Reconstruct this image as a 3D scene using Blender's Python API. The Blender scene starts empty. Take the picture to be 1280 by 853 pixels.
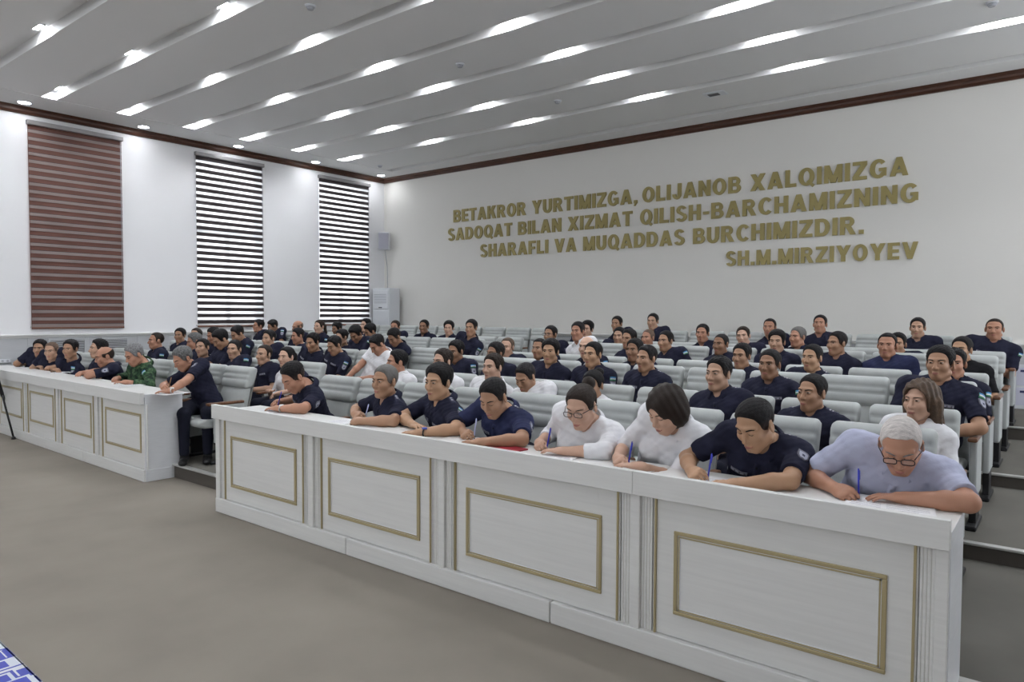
import bpy, bmesh, math, random
import numpy as np
from mathutils import Vector, Matrix

sc = bpy.context.scene
COL = sc.collection
random.seed(7)
RNG = np.random.default_rng(11)

# ------------------------------------------------------------------ camera
cam_d = bpy.data.cameras.new('camera')
cam = bpy.data.objects.new('camera', cam_d)
COL.objects.link(cam)
cam_d.sensor_width = 36.0
cam_d.lens = 883.51 / 1280 * 36.0
cam_d.clip_start = 0.05
CAMR = np.array([[0.785, 0.027, -0.619], [0.620, -0.027, 0.784], [0.004, -0.999, -0.038]])
def _orth(M):
    u, s, vt = np.linalg.svd(M)
    return u @ vt
CAMR = _orth(CAMR)                       # camera axes (right, down, forward) in the room
CAM_H = 1.75
mw = Matrix.Identity(4)
for i in range(3):
    mw[i][0] = CAMR[i, 0]; mw[i][1] = -CAMR[i, 1]; mw[i][2] = -CAMR[i, 2]
mw[2][3] = CAM_H
cam.matrix_world = mw
sc.camera = cam

def ray(px, py):
    return CAMR @ np.array([px - 640.0, py - 426.5, 883.51])
def at_y(px, py, y):
    r = ray(px, py); return np.array([0, 0, CAM_H]) + r * (y / r[1])
def at_z(px, py, z):
    r = ray(px, py); return np.array([0, 0, CAM_H]) + r * ((z - CAM_H) / r[2])

# ------------------------------------------------------------------ light and exposure
W = bpy.data.worlds.new('world'); sc.world = W
W.use_nodes = True
W.node_tree.nodes['Background'].inputs[0].default_value = (0.92, 0.96, 1.0, 1)
W.node_tree.nodes['Background'].inputs[1].default_value = 2.2
sc.view_settings.view_transform = 'Standard'
sc.view_settings.look = 'None'
sc.view_settings.gamma = 1.0
sc.view_settings.use_curve_mapping = False
sc.view_settings.exposure = 0.5
LAMP_E = 185.0          # emission of the groove lamps
DOWN_E = 44.0          # emission of the flat downlights
FILL_R = 105.0           # power of the fill lights added at the right wall
FILL_F = 70.0          # power of the fill lights added behind the camera
try:
    sc.cycles.use_denoising = True
    sc.cycles.max_bounces = 8
    sc.cycles.diffuse_bounces = 5
    sc.cycles.sample_clamp_indirect = 4.0
except Exception:
    pass

def area_light(name, loc, rot, sx, sy, power, color=(1, 1, 1)):
    d = bpy.data.lights.new(name, 'AREA'); d.shape = 'RECTANGLE'; d.size = sx; d.size_y = sy
    d.energy = power; d.color = color
    o = bpy.data.objects.new(name, d); COL.objects.link(o)
    o.location = loc; o.rotation_euler = rot
    return o
# fill lights in added windows, unseen, behind and right of the camera
FRONT_FILL_WIN = [(-11.4, -9.6), (-7.9, -6.1), (-4.4, -2.6), (-0.9, 0.9)]
RIGHT_FILL_WIN = [(4.9, 6.35), (7.3, 8.75), (9.7, 11.15)]
for x0, x1 in FRONT_FILL_WIN:
    area_light('daylight', ((x0 + x1) / 2, -4.72, 3.1), (math.radians(90), 0, 0), 1.7, 3.0, FILL_F / len(FRONT_FILL_WIN), (0.95, 0.98, 1.0))
for y0, y1 in RIGHT_FILL_WIN:
    area_light('daylight', (3.82, (y0 + y1) / 2, 3.15), (math.radians(90), 0, math.radians(90)), 1.4, 3.1, FILL_R / len(RIGHT_FILL_WIN), (0.92, 0.96, 1.0))

# ------------------------------------------------------------------ materials
MATS = {}
def lin(c):
    return tuple((v / 255 / 12.92 if v / 255 <= 0.04045 else ((v / 255 + 0.055) / 1.055) ** 2.4) for v in c)
def mat(name, col, rough=0.6, metal=0.0, noise=None, bump=None, spec=0.3, emit=None, sheen=0.0):
    """noise = (scale, amount, stretch xyz) colour variation ; bump = (scale, strength)"""
    if name in MATS: return MATS[name]
    m = bpy.data.materials.new(name); m.use_nodes = True
    nt = m.node_tree; b = nt.nodes['Principled BSDF']
    b.inputs['Base Color'].default_value = (*col, 1); b.inputs['Roughness'].default_value = rough
    b.inputs['Metallic'].default_value = metal
    b.inputs['Specular IOR Level'].default_value = spec
    if sheen: b.inputs['Sheen Weight'].default_value = sheen
    if emit:
        b.inputs['Emission Color'].default_value = (*emit[0], 1); b.inputs['Emission Strength'].default_value = emit[1]
    if noise or bump:
        tc = nt.nodes.new('ShaderNodeTexCoord')
    if noise:
        mp = nt.nodes.new('ShaderNodeMapping'); nt.links.new(tc.outputs['Object'], mp.inputs[0])
        if len(noise) > 2: mp.inputs['Scale'].default_value = noise[2]
        n = nt.nodes.new('ShaderNodeTexNoise'); n.inputs['Scale'].default_value = noise[0]; n.inputs['Detail'].default_value = 5
        nt.links.new(mp.outputs[0], n.inputs['Vector'])
        r = nt.nodes.new('ShaderNodeValToRGB')
        a = noise[1]
        r.color_ramp.elements[0].position = 0.3; r.color_ramp.elements[1].position = 0.7
        r.color_ramp.elements[0].color = (*[max(0, v * (1 - a)) for v in col], 1)
        r.color_ramp.elements[1].color = (*[min(1, v * (1 + a)) for v in col], 1)
        nt.links.new(n.outputs['Fac'], r.inputs[0]); nt.links.new(r.outputs[0], b.inputs['Base Color'])
    if bump:
        n2 = nt.nodes.new('ShaderNodeTexNoise'); n2.inputs['Scale'].default_value = bump[0]; n2.inputs['Detail'].default_value = 4
        nt.links.new(tc.outputs['Object'], n2.inputs['Vector'])
        bp = nt.nodes.new('ShaderNodeBump'); bp.inputs['Strength'].default_value = bump[1]; bp.inputs['Distance'].default_value = 0.02
        nt.links.new(n2.outputs['Fac'], bp.inputs['Height']); nt.links.new(bp.outputs[0], b.inputs['Normal'])
    MATS[name] = m
    return m

M_WALL = mat('wall_plaster', (0.84, 0.825, 0.79), 0.75, noise=(0.6, 0.02), bump=(60, 0.02))
M_WALLW = mat('wall_plaster_white', (0.86, 0.86, 0.88), 0.75, noise=(0.6, 0.02), bump=(60, 0.02))
M_WAINS = mat('wainscot_panel', (0.50, 0.51, 0.53), 0.5, noise=(3, 0.03, (1, 1, 6)))
M_CAP = mat('wainscot_cap', (0.68, 0.68, 0.67), 0.5)
M_CEIL = mat('ceiling_white', (0.78, 0.78, 0.78), 0.8)
M_CROWN = mat('crown_wood', (0.075, 0.032, 0.02), 0.35, noise=(4, 0.4, (1, 1, 14)))
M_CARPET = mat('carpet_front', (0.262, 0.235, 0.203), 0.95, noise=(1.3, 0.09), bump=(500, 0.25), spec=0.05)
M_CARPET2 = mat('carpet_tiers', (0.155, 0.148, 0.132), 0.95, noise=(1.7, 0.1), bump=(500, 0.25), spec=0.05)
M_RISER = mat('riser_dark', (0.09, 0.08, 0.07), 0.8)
M_NOSE = mat('aluminium_nosing', (0.62, 0.62, 0.60), 0.35, metal=0.6)
M_DESK = mat('desk_laminate', (0.72, 0.72, 0.71), 0.35, noise=(2.5, 0.035, (1.0, 3, 22)), spec=0.4)
M_DESKE = mat('desk_laminate_end', (0.70, 0.715, 0.74), 0.35, noise=(2.5, 0.03, (3, 3, 22)), spec=0.4)
M_GOLD = mat('gold_trim', (0.43, 0.36, 0.21), 0.42, metal=0.25)
M_FLUTE = mat('fluted_strip', (0.60, 0.59, 0.55), 0.5)
M_LETTER = mat('gold_letters', (0.345, 0.285, 0.115), 0.4, metal=0.2)
M_FABRIC = mat('chair_fabric', (0.43, 0.45, 0.445), 0.8, noise=(9, 0.05), bump=(220, 0.08), spec=0.15, sheen=0.1)
M_SHELL = mat('chair_shell', (0.24, 0.235, 0.225), 0.55)
M_ARMW = mat('armrest_wood', (0.16, 0.075, 0.04), 0.35, noise=(6, 0.3, (1, 8, 1)))
M_SIDE = mat('chair_side', (0.44, 0.46, 0.46), 0.6)
M_BLACK = mat('black_metal', (0.018, 0.018, 0.02), 0.45)
M_WHITEP = mat('white_plastic', (0.70, 0.72, 0.76), 0.35)
M_GREYP = mat('grey_plastic', (0.42, 0.43, 0.47), 0.5)
M_VENT = mat('vent_dark', (0.12, 0.12, 0.13), 0.6)
M_PAPER = mat('paper', (0.82, 0.82, 0.84), 0.7)
M_INK = mat('ink', (0.05, 0.06, 0.16), 0.7)
M_RED = mat('red_cover', (0.30, 0.02, 0.035), 0.4)
M_PENB = mat('pen_blue', (0.03, 0.04, 0.42), 0.3)
M_PENW = mat('pen_clear', (0.45, 0.48, 0.72), 0.3)
M_PENCIL = mat('pencil_brown', (0.30, 0.16, 0.06), 0.4)
M_LAMP = mat('lamp_bulb', (1, 1, 1), 0.5, emit=((0.93, 0.96, 1.0), LAMP_E))
M_DOWN = mat('downlight_disc', (1, 1, 1), 0.5, emit=((0.95, 0.97, 1.0), DOWN_E))
M_STEEL = mat('steel', (0.55, 0.55, 0.56), 0.3, metal=0.9)
M_BROWN1 = mat('blind_brown', (0.145, 0.066, 0.052), 0.7, noise=(2, 0.15, (1, 1, 3)), bump=(300, 0.1))
M_BROWN2 = mat('blind_mauve', (0.25, 0.205, 0.195), 0.7, noise=(2, 0.1, (1, 1, 3)))
M_DARKB = mat('blind_dark', (0.05, 0.04, 0.042), 0.75)
M_RAIL = mat('blind_rail', (0.38, 0.37, 0.38), 0.3, metal=0.6)
M_RAILW = mat('blind_bottom_rail', (0.17, 0.08, 0.055), 0.4)

def mix_transparent(name, col, fac_transp, rough=0.6, translucent=False):
    m = bpy.data.materials.new(name); m.use_nodes = True; nt = m.node_tree
    for n in list(nt.nodes): nt.nodes.remove(n)
    out = nt.nodes.new('ShaderNodeOutputMaterial'); mx = nt.nodes.new('ShaderNodeMixShader')
    t = nt.nodes.new('ShaderNodeBsdfTransparent')
    b = nt.nodes.new('ShaderNodeBsdfTranslucent' if translucent else 'ShaderNodeBsdfGlossy')
    b.inputs[0].default_value = (*col, 1)
    if not translucent: b.inputs['Roughness'].default_value = rough
    mx.inputs[0].default_value = 1 - fac_transp
    nt.links.new(t.outputs[0], mx.inputs[1]); nt.links.new(b.outputs[0], mx.inputs[2]); nt.links.new(mx.outputs[0], out.inputs[0])
    return m
M_GLASS = mix_transparent('window_glass', (1, 1, 1), 0.93, 0.05)
M_SHEER = mix_transparent('sheer_fabric', (0.9, 0.9, 0.9), 0.62, translucent=True)

# ------------------------------------------------------------------ mesh helpers
def tag(o, label=None, cat=None, group=None, kind=None):
    if label: o['label'] = label
    if cat: o['category'] = cat
    if group: o['group'] = group
    if kind: o['kind'] = kind
    return o
def link(o, parent=None):
    COL.objects.link(o)
    if parent is not None: o.parent = parent
    return o
def empty(name, loc=(0, 0, 0), rz=0.0):
    o = bpy.data.objects.new(name, None); COL.objects.link(o); o.empty_display_size = 0.1
    o.location = loc; o.rotation_euler = (0, 0, rz); return o

def quads_mesh(name, V, F, mats, midx=None, smooth=True):
    me = bpy.data.meshes.new(name)
    V = np.asarray(V, np.float32); F = np.asarray(F, np.int32)
    me.vertices.add(len(V)); me.vertices.foreach_set('co', V.ravel())
    n = F.shape[1]
    me.loops.add(F.size); me.loops.foreach_set('vertex_index', F.ravel())
    me.polygons.add(len(F)); me.polygons.foreach_set('loop_start', np.arange(0, F.size, n, dtype=np.int32))
    me.polygons.foreach_set('use_smooth', np.full(len(F), smooth))
    for m in (mats if isinstance(mats, (list, tuple)) else [mats]): me.materials.append(m)
    if midx is not None: me.polygons.foreach_set('material_index', np.asarray(midx, np.int32))
    me.update(calc_edges=True); me.validate()
    return me

class MB:
    """collects shapes into one mesh"""
    def __init__(s): s.bm = bmesh.new(); s.mats = []
    def mi(s, m):
        if m not in s.mats: s.mats.append(m)
        return s.mats.index(m)
    def box(s, x0, x1, y0, y1, z0, z1, m=None, bev=0.0, seg=2, M=None):
        r = bmesh.ops.create_cube(s.bm, size=1.0)
        vs = r['verts']
        for v in vs:
            v.co = Vector((x0 + (v.co.x + .5) * (x1 - x0), y0 + (v.co.y + .5) * (y1 - y0), z0 + (v.co.z + .5) * (z1 - z0)))
        fs = list({f for v in vs for f in v.link_faces})
        if bev > 0:
            es = list({e for v in vs for e in v.link_edges})
            r2 = bmesh.ops.bevel(s.bm, geom=es, offset=bev, segments=seg, affect='EDGES', profile=0.5)
            fs = list(set(r2['faces']) | {f for f in fs if f.is_valid})
            vs = list({v for f in fs for v in f.verts})
        k = s.mi(m)
        for f in fs:
            if f.is_valid: f.material_index = k
        if M is not None:
            for v in vs: v.co = M @ v.co
        return s
    def cyl(s, p0, p1, r0, r1=None, m=None, n=16, caps=True):
        r1 = r0 if r1 is None else r1
        p0 = Vector(p0); p1 = Vector(p1); d = (p1 - p0)
        q = d.to_track_quat('Z', 'Y').to_matrix()
        k = s.mi(m); a = []; b = []
        for i in range(n):
            t = 2 * math.pi * i / n
            c = Vector((math.cos(t), math.sin(t), 0))
            a.append(s.bm.verts.new(p0 + q @ (c * r0))); b.append(s.bm.verts.new(p1 + q @ (c * r1)))
        for i in range(n):
            f = s.bm.faces.new((a[i], a[(i + 1) % n], b[(i + 1) % n], b[i])); f.material_index = k; f.smooth = True
        if caps:
            f = s.bm.faces.new(a[::-1]); f.material_index = k
            f = s.bm.faces.new(b); f.material_index = k
        return s
    def tube(s, pts, r, m=None, n=8, closed=False):
        pts = [Vector(p) for p in pts]; k = s.mi(m); rings = []
        N = len(pts)
        for i, p in enumerate(pts):
            if closed: d = pts[(i + 1) % N] - pts[i - 1]
            else: d = pts[min(i + 1, N - 1)] - pts[max(i - 1, 0)]
            q = d.to_track_quat('Z', 'Y').to_matrix()
            rr = r[i] if isinstance(r, (list, tuple)) else r
            rings.append([s.bm.verts.new(p + q @ Vector((math.cos(2 * math.pi * j / n) * rr, math.sin(2 * math.pi * j / n) * rr, 0))) for j in range(n)])
        for i in range(N if closed else N - 1):
            A = rings[i]; B = rings[(i + 1) % N]
            for j in range(n):
                f = s.bm.faces.new((A[j], A[(j + 1) % n], B[(j + 1) % n], B[j])); f.material_index = k; f.smooth = True
        if not closed:
            s.bm.faces.new(rings[0][::-1]).material_index = k; s.bm.faces.new(rings[-1]).material_index = k
        return s
    def profile(s, prof, x0, x1, rnd=0.02, m=None, steps=4):
        """extrude a closed (y,z) outline along x with rounded ends"""
        P = np.array(prof); c = P.mean(0); k = s.mi(m)
        secs = []
        ext = max(np.ptp(P[:, 0]), 1e-6)
        for i in range(steps + 1):
            a = math.pi / 2 * i / steps
            secs.append((x0 + rnd * (1 - math.sin(a)), rnd * (1 - math.cos(a))))
        secs = [(x0 + rnd * (1 - math.cos(math.pi / 2 * i / steps)), rnd * (1 - math.sin(math.pi / 2 * i / steps))) for i in range(steps + 1)]
        secs = secs + [(x0 + x1 - x, ins) for x, ins in secs[::-1]]
        # inward normals of outline
        T = np.roll(P, -1, 0) - np.roll(P, 1, 0)
        Nn = np.stack([-T[:, 1], T[:, 0]], 1); Nn /= np.linalg.norm(Nn, axis=1)[:, None] + 1e-9
        if np.sum(Nn * (c - P)) < 0: Nn = -Nn
        rings = [[s.bm.verts.new((x, p[0] + nn[0] * ins, p[1] + nn[1] * ins)) for p, nn in zip(P, Nn)] for x, ins in secs]
        n = len(P)
        for A, B in zip(rings[:-1], rings[1:]):
            for j in range(n):
                f = s.bm.faces.new((A[j], A[(j + 1) % n], B[(j + 1) % n], B[j])); f.material_index = k; f.smooth = True
        s.bm.faces.new(rings[0][::-1]).material_index = k; s.bm.faces.new(rings[-1]).material_index = k
        return s
    def sphere(s, c, r, m=None, u=14, v=9, half=False, sc=(1, 1, 1)):
        k = s.mi(m); rows = []
        for i in range(v + 1):
            th = math.pi * (0.5 if half else 1.0) * i / v
            z = -math.cos(th) * r if not half else -math.cos(th) * r
            rad = math.sin(th) * r
            rows.append([s.bm.verts.new((c[0] + math.cos(2 * math.pi * j / u) * max(rad, 1e-4) * sc[0], c[1] + math.sin(2 * math.pi * j / u) * max(rad, 1e-4) * sc[1], c[2] + z * sc[2])) for j in range(u)])
        for A, B in zip(rows[:-1], rows[1:]):
            for j in range(u):
                f = s.bm.faces.new((A[j], A[(j + 1) % u], B[(j + 1) % u], B[j])); f.material_index = k; f.smooth = True
        return s
    def mesh(s, name, m=None):
        me = bpy.data.meshes.new(name)
        bmesh.ops.recalc_face_normals(s.bm, faces=s.bm.faces[:])
        s.bm.to_mesh(me); s.bm.free()
        ms = s.mats if s.mats else [m]
        for x in ms: me.materials.append(x if x is not None else m)
        return me
    def build(s, name, m=None, parent=None):
        o = bpy.data.objects.new(name, s.mesh(name, m)); return link(o, parent)
def struct(o): o['kind'] = 'structure'; return o

# ------------------------------------------------------------------ the room
XL, XR, YB, YF = -13.35, 3.6, 11.8, -4.5
ZC, ZG = 5.05, 5.18
TIER_Y = [3.62, 5.50, 7.48, 9.72]
TIER_Z = [0.14, 0.25, 0.36, 0.50]
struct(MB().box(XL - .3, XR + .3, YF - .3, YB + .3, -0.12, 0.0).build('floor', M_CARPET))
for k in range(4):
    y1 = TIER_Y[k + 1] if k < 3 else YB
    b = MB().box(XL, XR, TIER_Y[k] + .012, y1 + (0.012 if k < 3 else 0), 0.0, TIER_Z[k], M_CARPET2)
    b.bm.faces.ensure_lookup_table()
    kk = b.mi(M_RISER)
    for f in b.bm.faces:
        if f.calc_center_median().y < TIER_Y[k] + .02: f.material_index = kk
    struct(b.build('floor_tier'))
    struct(MB().box(XL, XR, TIER_Y[k] - .006, TIER_Y[k] + .05, TIER_Z[k] - .012, TIER_Z[k] + .006, bev=.004).build('trim_step_nosing', M_NOSE))
# walls
struct(MB().box(XL - .3, XR + .3, YB, YB + .25, 0, ZG + .1).build('wall_back', M_WALL))
def wall_with_windows(name, m, spans, lo, hi, z0, z1, boxf):  # openings for the windows added around the fill lights
    b = MB(); v = [lo] + [q for s in spans for q in s] + [hi]
    for i in range(0, len(v), 2): boxf(b, v[i], v[i + 1], 0, ZG + .1)
    for s in spans: boxf(b, s[0], s[1], 0, z0); boxf(b, s[0], s[1], z1, ZG + .1)
    return struct(b.build(name, m))
wall_with_windows('wall_right', M_WALLW, RIGHT_FILL_WIN, YF, YB, 1.5, 4.8, lambda b, a, c, z0, z1: b.box(XR, XR + .25, a, c, z0, z1))
wall_with_windows('wall_front', M_WALLW, FRONT_FILL_WIN, XL - .3, XR + .3, 1.5, 4.7, lambda b, a, c, z0, z1: b.box(a, c, YF - .25, YF, z0, z1))
nwin = 4  # added windows of the unseen right and front walls, housing the fill lights
for spans, z1, axis in ((RIGHT_FILL_WIN, 4.8, 'y'), (FRONT_FILL_WIN, 4.7, 'x')):
    for s0, s1 in spans:
        fr = MB(); gl = MB()
        def put(mb, a, c, za, zb, t0, t1):
            if axis == 'y': mb.box(XR + t0, XR + t1, a, c, za, zb, bev=.004 if mb is fr else 0)
            else: mb.box(a, c, YF - t1, YF - t0, za, zb, bev=.004 if mb is fr else 0)
        for a, c in ((s0, s0 + .06), (s1 - .06, s1), ((s0 + s1) / 2 - .03, (s0 + s1) / 2 + .03)): put(fr, a, c, 1.5, z1, .10, .17)
        for za, zb in ((1.5, 1.56), (z1 - .06, z1), (3.35, 3.41)): put(fr, s0 + .06, s1 - .06, za, zb, .11, .16)
        w = struct(fr.build('window_%d' % nwin, M_GREYP)); nwin += 1
        put(gl, s0 + .06, s1 - .06, 1.56, z1 - .06, .132, .138)
        gl.build('window_pane', M_GLASS, w)
WIN = [(4.22, 5.62), (7.02, 8.42), (9.87, 11.27)]
WZ0, WZ1 = 1.52, 4.80
b = MB()
ys = [YF] + [v for w in WIN for v in w] + [YB]
for i in range(0, len(ys), 2): b.box(XL - .3, XL, ys[i], ys[i + 1], 0, ZG + .1)
for y0, y1 in WIN:
    b.box(XL - .3, XL, y0, y1, 0, WZ0); b.box(XL - .3, XL, y0, y1, WZ1, ZG + .1)
struct(b.build('wall_left', M_WALLW))
for i, (y0, y1) in enumerate(WIN):
    fr = MB()
    xa, xb = XL - .20, XL - .13
    for (a, c) in ((y0, y0 + .06), (y1 - .06, y1)): fr.box(xa, xb, a, c, WZ0, WZ1, bev=.006)
    for (a, c) in ((WZ0, WZ0 + .06), (WZ1 - .06, WZ1), (3.35, 3.41)): fr.box(xa, xb, y0 + .06, y1 - .06, a, c, bev=.006)
    ym = y0 + (y1 - y0) * .52
    fr.box(xa, xb, ym - .035, ym + .035, WZ0 + .06, 3.35, bev=.006)
    w = struct(fr.build('window_%d' % (i + 1), M_GREYP))
    p = MB().box(XL - .168, XL - .162, y0 + .06, y1 - .06, WZ0 + .06, WZ1 - .06).build('window_pane', M_GLASS, w)
    struct(MB().box(XL - .3, XL + .02, y0 - .03, y1 + .03, WZ0 - .03, WZ0, bev=.008).build('trim_windowsill', M_CAP))
# wainscot of the left and the back wall
def wainscot_left():
    b = MB()
    b.box(XL, XL + .02, YF, YB, 0, 1.36)
    y = -3.6
    while y < YB - .3:
        b.box(XL + .02, XL + .03, y, y + .05, 0.1, 1.36, bev=.004); y += .86
    return struct(b.build('trim_wainscot_left', M_WAINS))
wainscot_left()
struct(MB().box(XL, XL + .055, YF, YB, 1.355, 1.385, bev=.008).box(XL, XL + .035, YF, YB, 1.325, 1.357, bev=.008).build('trim_cap_left', M_CAP))
b = MB().box(XL + .02, XR, YB - .02, YB, TIER_Z[3], 1.35)
x = XL + .6
while x < XR - .2:
    b.box(x, x + .05, YB - .03, YB - .02, TIER_Z[3] + .08, 1.34, bev=.004); x += .9
struct(b.build('trim_wainscot_back', M_WAINS))
struct(MB().box(XL + .02, XR, YB - .055, YB, 1.345, 1.375, bev=.008).box(XL + .02, XR, YB - .035, YB, 1.315, 1.347, bev=.008).build('trim_cap_back', M_CAP))
def crown(axis):
    pr = [(0, 0), (.035, .0), (.045, .02), (.06, .035), (.065, .07), (.095, .09), (.11, .108), (0, .108)]
    b = MB(); k = 0
    if axis == 'back':
        A = [b.bm.verts.new((XL, YB - d, 4.943 + z)) for d, z in pr]; B = [b.bm.verts.new((XR, YB - d, 4.943 + z)) for d, z in pr]
    elif axis == 'left':
        A = [b.bm.verts.new((XL + d, YF, 4.943 + z)) for d, z in pr]; B = [b.bm.verts.new((XL + d, YB, 4.943 + z)) for d, z in pr]
    else:
        A = [b.bm.verts.new((XR - d, YF, 4.943 + z)) for d, z in pr]; B = [b.bm.verts.new((XR - d, YB, 4.943 + z)) for d, z in pr]
    n = len(pr)
    for j in range(n): b.bm.faces.new((A[j], A[(j + 1) % n], B[(j + 1) % n], B[j]))
    b.bm.faces.new(A[::-1]); b.bm.faces.new(B)
    return struct(b.build('trim_crown_' + axis, M_CROWN))
for a in ('back', 'left', 'right'): crown(a)
# ceiling: upper slab, perimeter soffit and dropped panels with light grooves between them
GROOVES = [(-3.4, 1), (-2.28, 1), (-1.16, 1), (-0.04, 1), (1.08, 1), (2.2, 1), (3.31, 1), (4.33, 1), (5.42, 1), (6.53, 1), (7.62, 1), (8.74, 1), (9.88, 1), (11.25, 0)]
GW = 0.21
PX0, PX1 = -12.45, 2.75
b = MB().box(XL - .3, XR + .3, YF - .3, YB + .3, ZG, ZG + .12)
b.box(XL, PX0, YF, YB, ZC, ZG); b.box(PX1, XR, YF, YB, ZC, ZG)
prev = YF
for g, l in GROOVES:
    b.box(PX0, PX1, prev, g - GW, ZC, ZG); prev = g
b.box(PX0, PX1, prev, YB, ZC, ZG)
struct(b.build('ceiling', M_CEIL))
struct(MB().box(PX0 - .012, PX0 + .008, YF, 11.25, ZC - .008, ZC + .002).build('trim_ceiling_left', M_CEIL))
ordn = ['first', 'second', 'third', 'fourth', 'fifth', 'sixth', 'seventh', 'eighth', 'ninth', 'tenth', 'eleventh', 'twelfth', 'thirteenth', 'fourteenth']
bulb_me = MB().box(-.10, .10, -.036, .036, -.016, -.006, bev=.003).mesh('diffuser', M_LAMP)
ring_me = MB().box(-.12, .12, -.050, .050, -.006, .0, bev=.002).box(-.122, -.105, -.05, .05, -.018, -.004).box(.105, .122, -.05, .05, -.018, -.004).mesh('housing', M_WHITEP)
SPX = [-12.22, -9.8, -7.48, -5.2, -2.95, -0.70]
vis = [g for g, l in GROOVES if l]
for gi, g in enumerate(vis):
    for si, sx in enumerate(SPX):
        if g < 2.5 and si % 2: continue
        r = empty('groove_lamp', (sx, g - .095, ZG - .001))
        if g > 3:
            nb = len(vis) - gi
            lab = '%s lamp from the window wall in the %s ceiling groove from the back' % (ordn[si], ordn[nb - 1])
        else:
            lab = 'recessed ceiling lamp in a light groove above the photographer'
        tag(r, lab, 'ceiling light', 'lamps in the ceiling grooves')
        link(bpy.data.objects.new('diffuser', bulb_me), r); link(bpy.data.objects.new('housing', ring_me), r)
d_me = MB().cyl((0, 0, -.012), (0, 0, 0), .085, n=24).mesh('diffuser', M_DOWN)
ring_b = MB(); ring_b.tube([(math.cos(t) * .095, math.sin(t) * .095, -.006) for t in np.linspace(0, 2 * math.pi, 24, endpoint=False)], .012, n=6, closed=True)
dr_me = ring_b.mesh('trim_ring', M_WHITEP)
PD = [(-12.98, y) for y in (11.38, 9.52, 7.70, 5.88, 4.06, 2.2, .4)] + [(3.1, y) for y in (10.9, 7.5, 4.0)] + [(1.2, 11.45)]
for i, (x, y) in enumerate(PD):
    r = empty('downlight', (x, y, ZC - .001))
    lab = 'round flush downlight above the window wall, %s from the back corner' % ordn[i] if x < -10 else 'round flush downlight over the right side of the hall'
    tag(r, lab, 'ceiling light', 'round downlights in the ceiling border')
    link(bpy.data.objects.new('diffuser', d_me), r); link(bpy.data.objects.new('trim_ring', dr_me), r)
# smoke detectors on the ceiling
for px, py, lab in ((388, 7, 'white smoke detector on the ceiling panel nearest the photographer'), (575, 80, 'white smoke detector on the middle ceiling panel'),
                    (697, 126, 'small white detector on the ceiling panel near the back wall'), (475, 207, 'dark round detector at the back left ceiling corner'), (1240, 3, 'smoke detector at the right end of the ceiling')):
    p = at_z(px, py, ZC)
    r = empty('smoke_detector', (p[0], p[1], ZC)); tag(r, lab, 'smoke detector', 'detectors on the ceiling')
    MB().cyl((0, 0, -.018), (0, 0, 0), .055, .06, n=20).build('base', M_WHITEP, r)
    MB().cyl((0, 0, -.045), (0, 0, -.018), .03, .045, n=20).build('sensor_head', M_GREYP, r)
p = at_z(894, 117, ZC)
r = empty('ceiling_hatch', (p[0], p[1], ZC)); tag(r, 'small white access hatch with a dark gap in the ceiling near the back', 'ceiling hatch')
MB().box(-.16, .16, -.11, .11, -.012, 0, bev=.004).build('frame', M_WHITEP, r)
MB().box(-.10, .06, -.05, .05, -.02, -.012).build('flap', M_VENT, r)

# wall writing: heavy block capitals, each letter drawn from strokes in units of the cap height
def _bar(p, q, w):
    p = np.array(p, float); q = np.array(q, float); d = q - p; d /= np.linalg.norm(d); n = np.array([-d[1], d[0]]) * w / 2
    return [p - n, q - n, q + n, p + n]
def _rect(x0, y0, x1, y1): return [np.array(v, float) for v in ((x0, y0), (x1, y0), (x1, y1), (x0, y1))]
def _slant(xb, xt, y0, y1, w):      # a diagonal with level ends
    return [np.array(v, float) for v in ((xb - w / 2, y0), (xb + w / 2, y0), (xt + w / 2, y1), (xt - w / 2, y1))]
def _arc(cx, cy, rx, ry, wx, wy, a0, a1, n=12):
    out = []; ts = np.radians(np.linspace(a0, a1, n + 1))
    for s, e in zip(ts[:-1], ts[1:]):
        o = lambda t, k: np.array([cx + math.cos(t) * (rx - wx * k), cy + math.sin(t) * (ry - wy * k)])
        out.append([o(s, 0), o(e, 0), o(e, 1), o(s, 1)])
    return out
SW, SH = .25, .19
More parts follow.
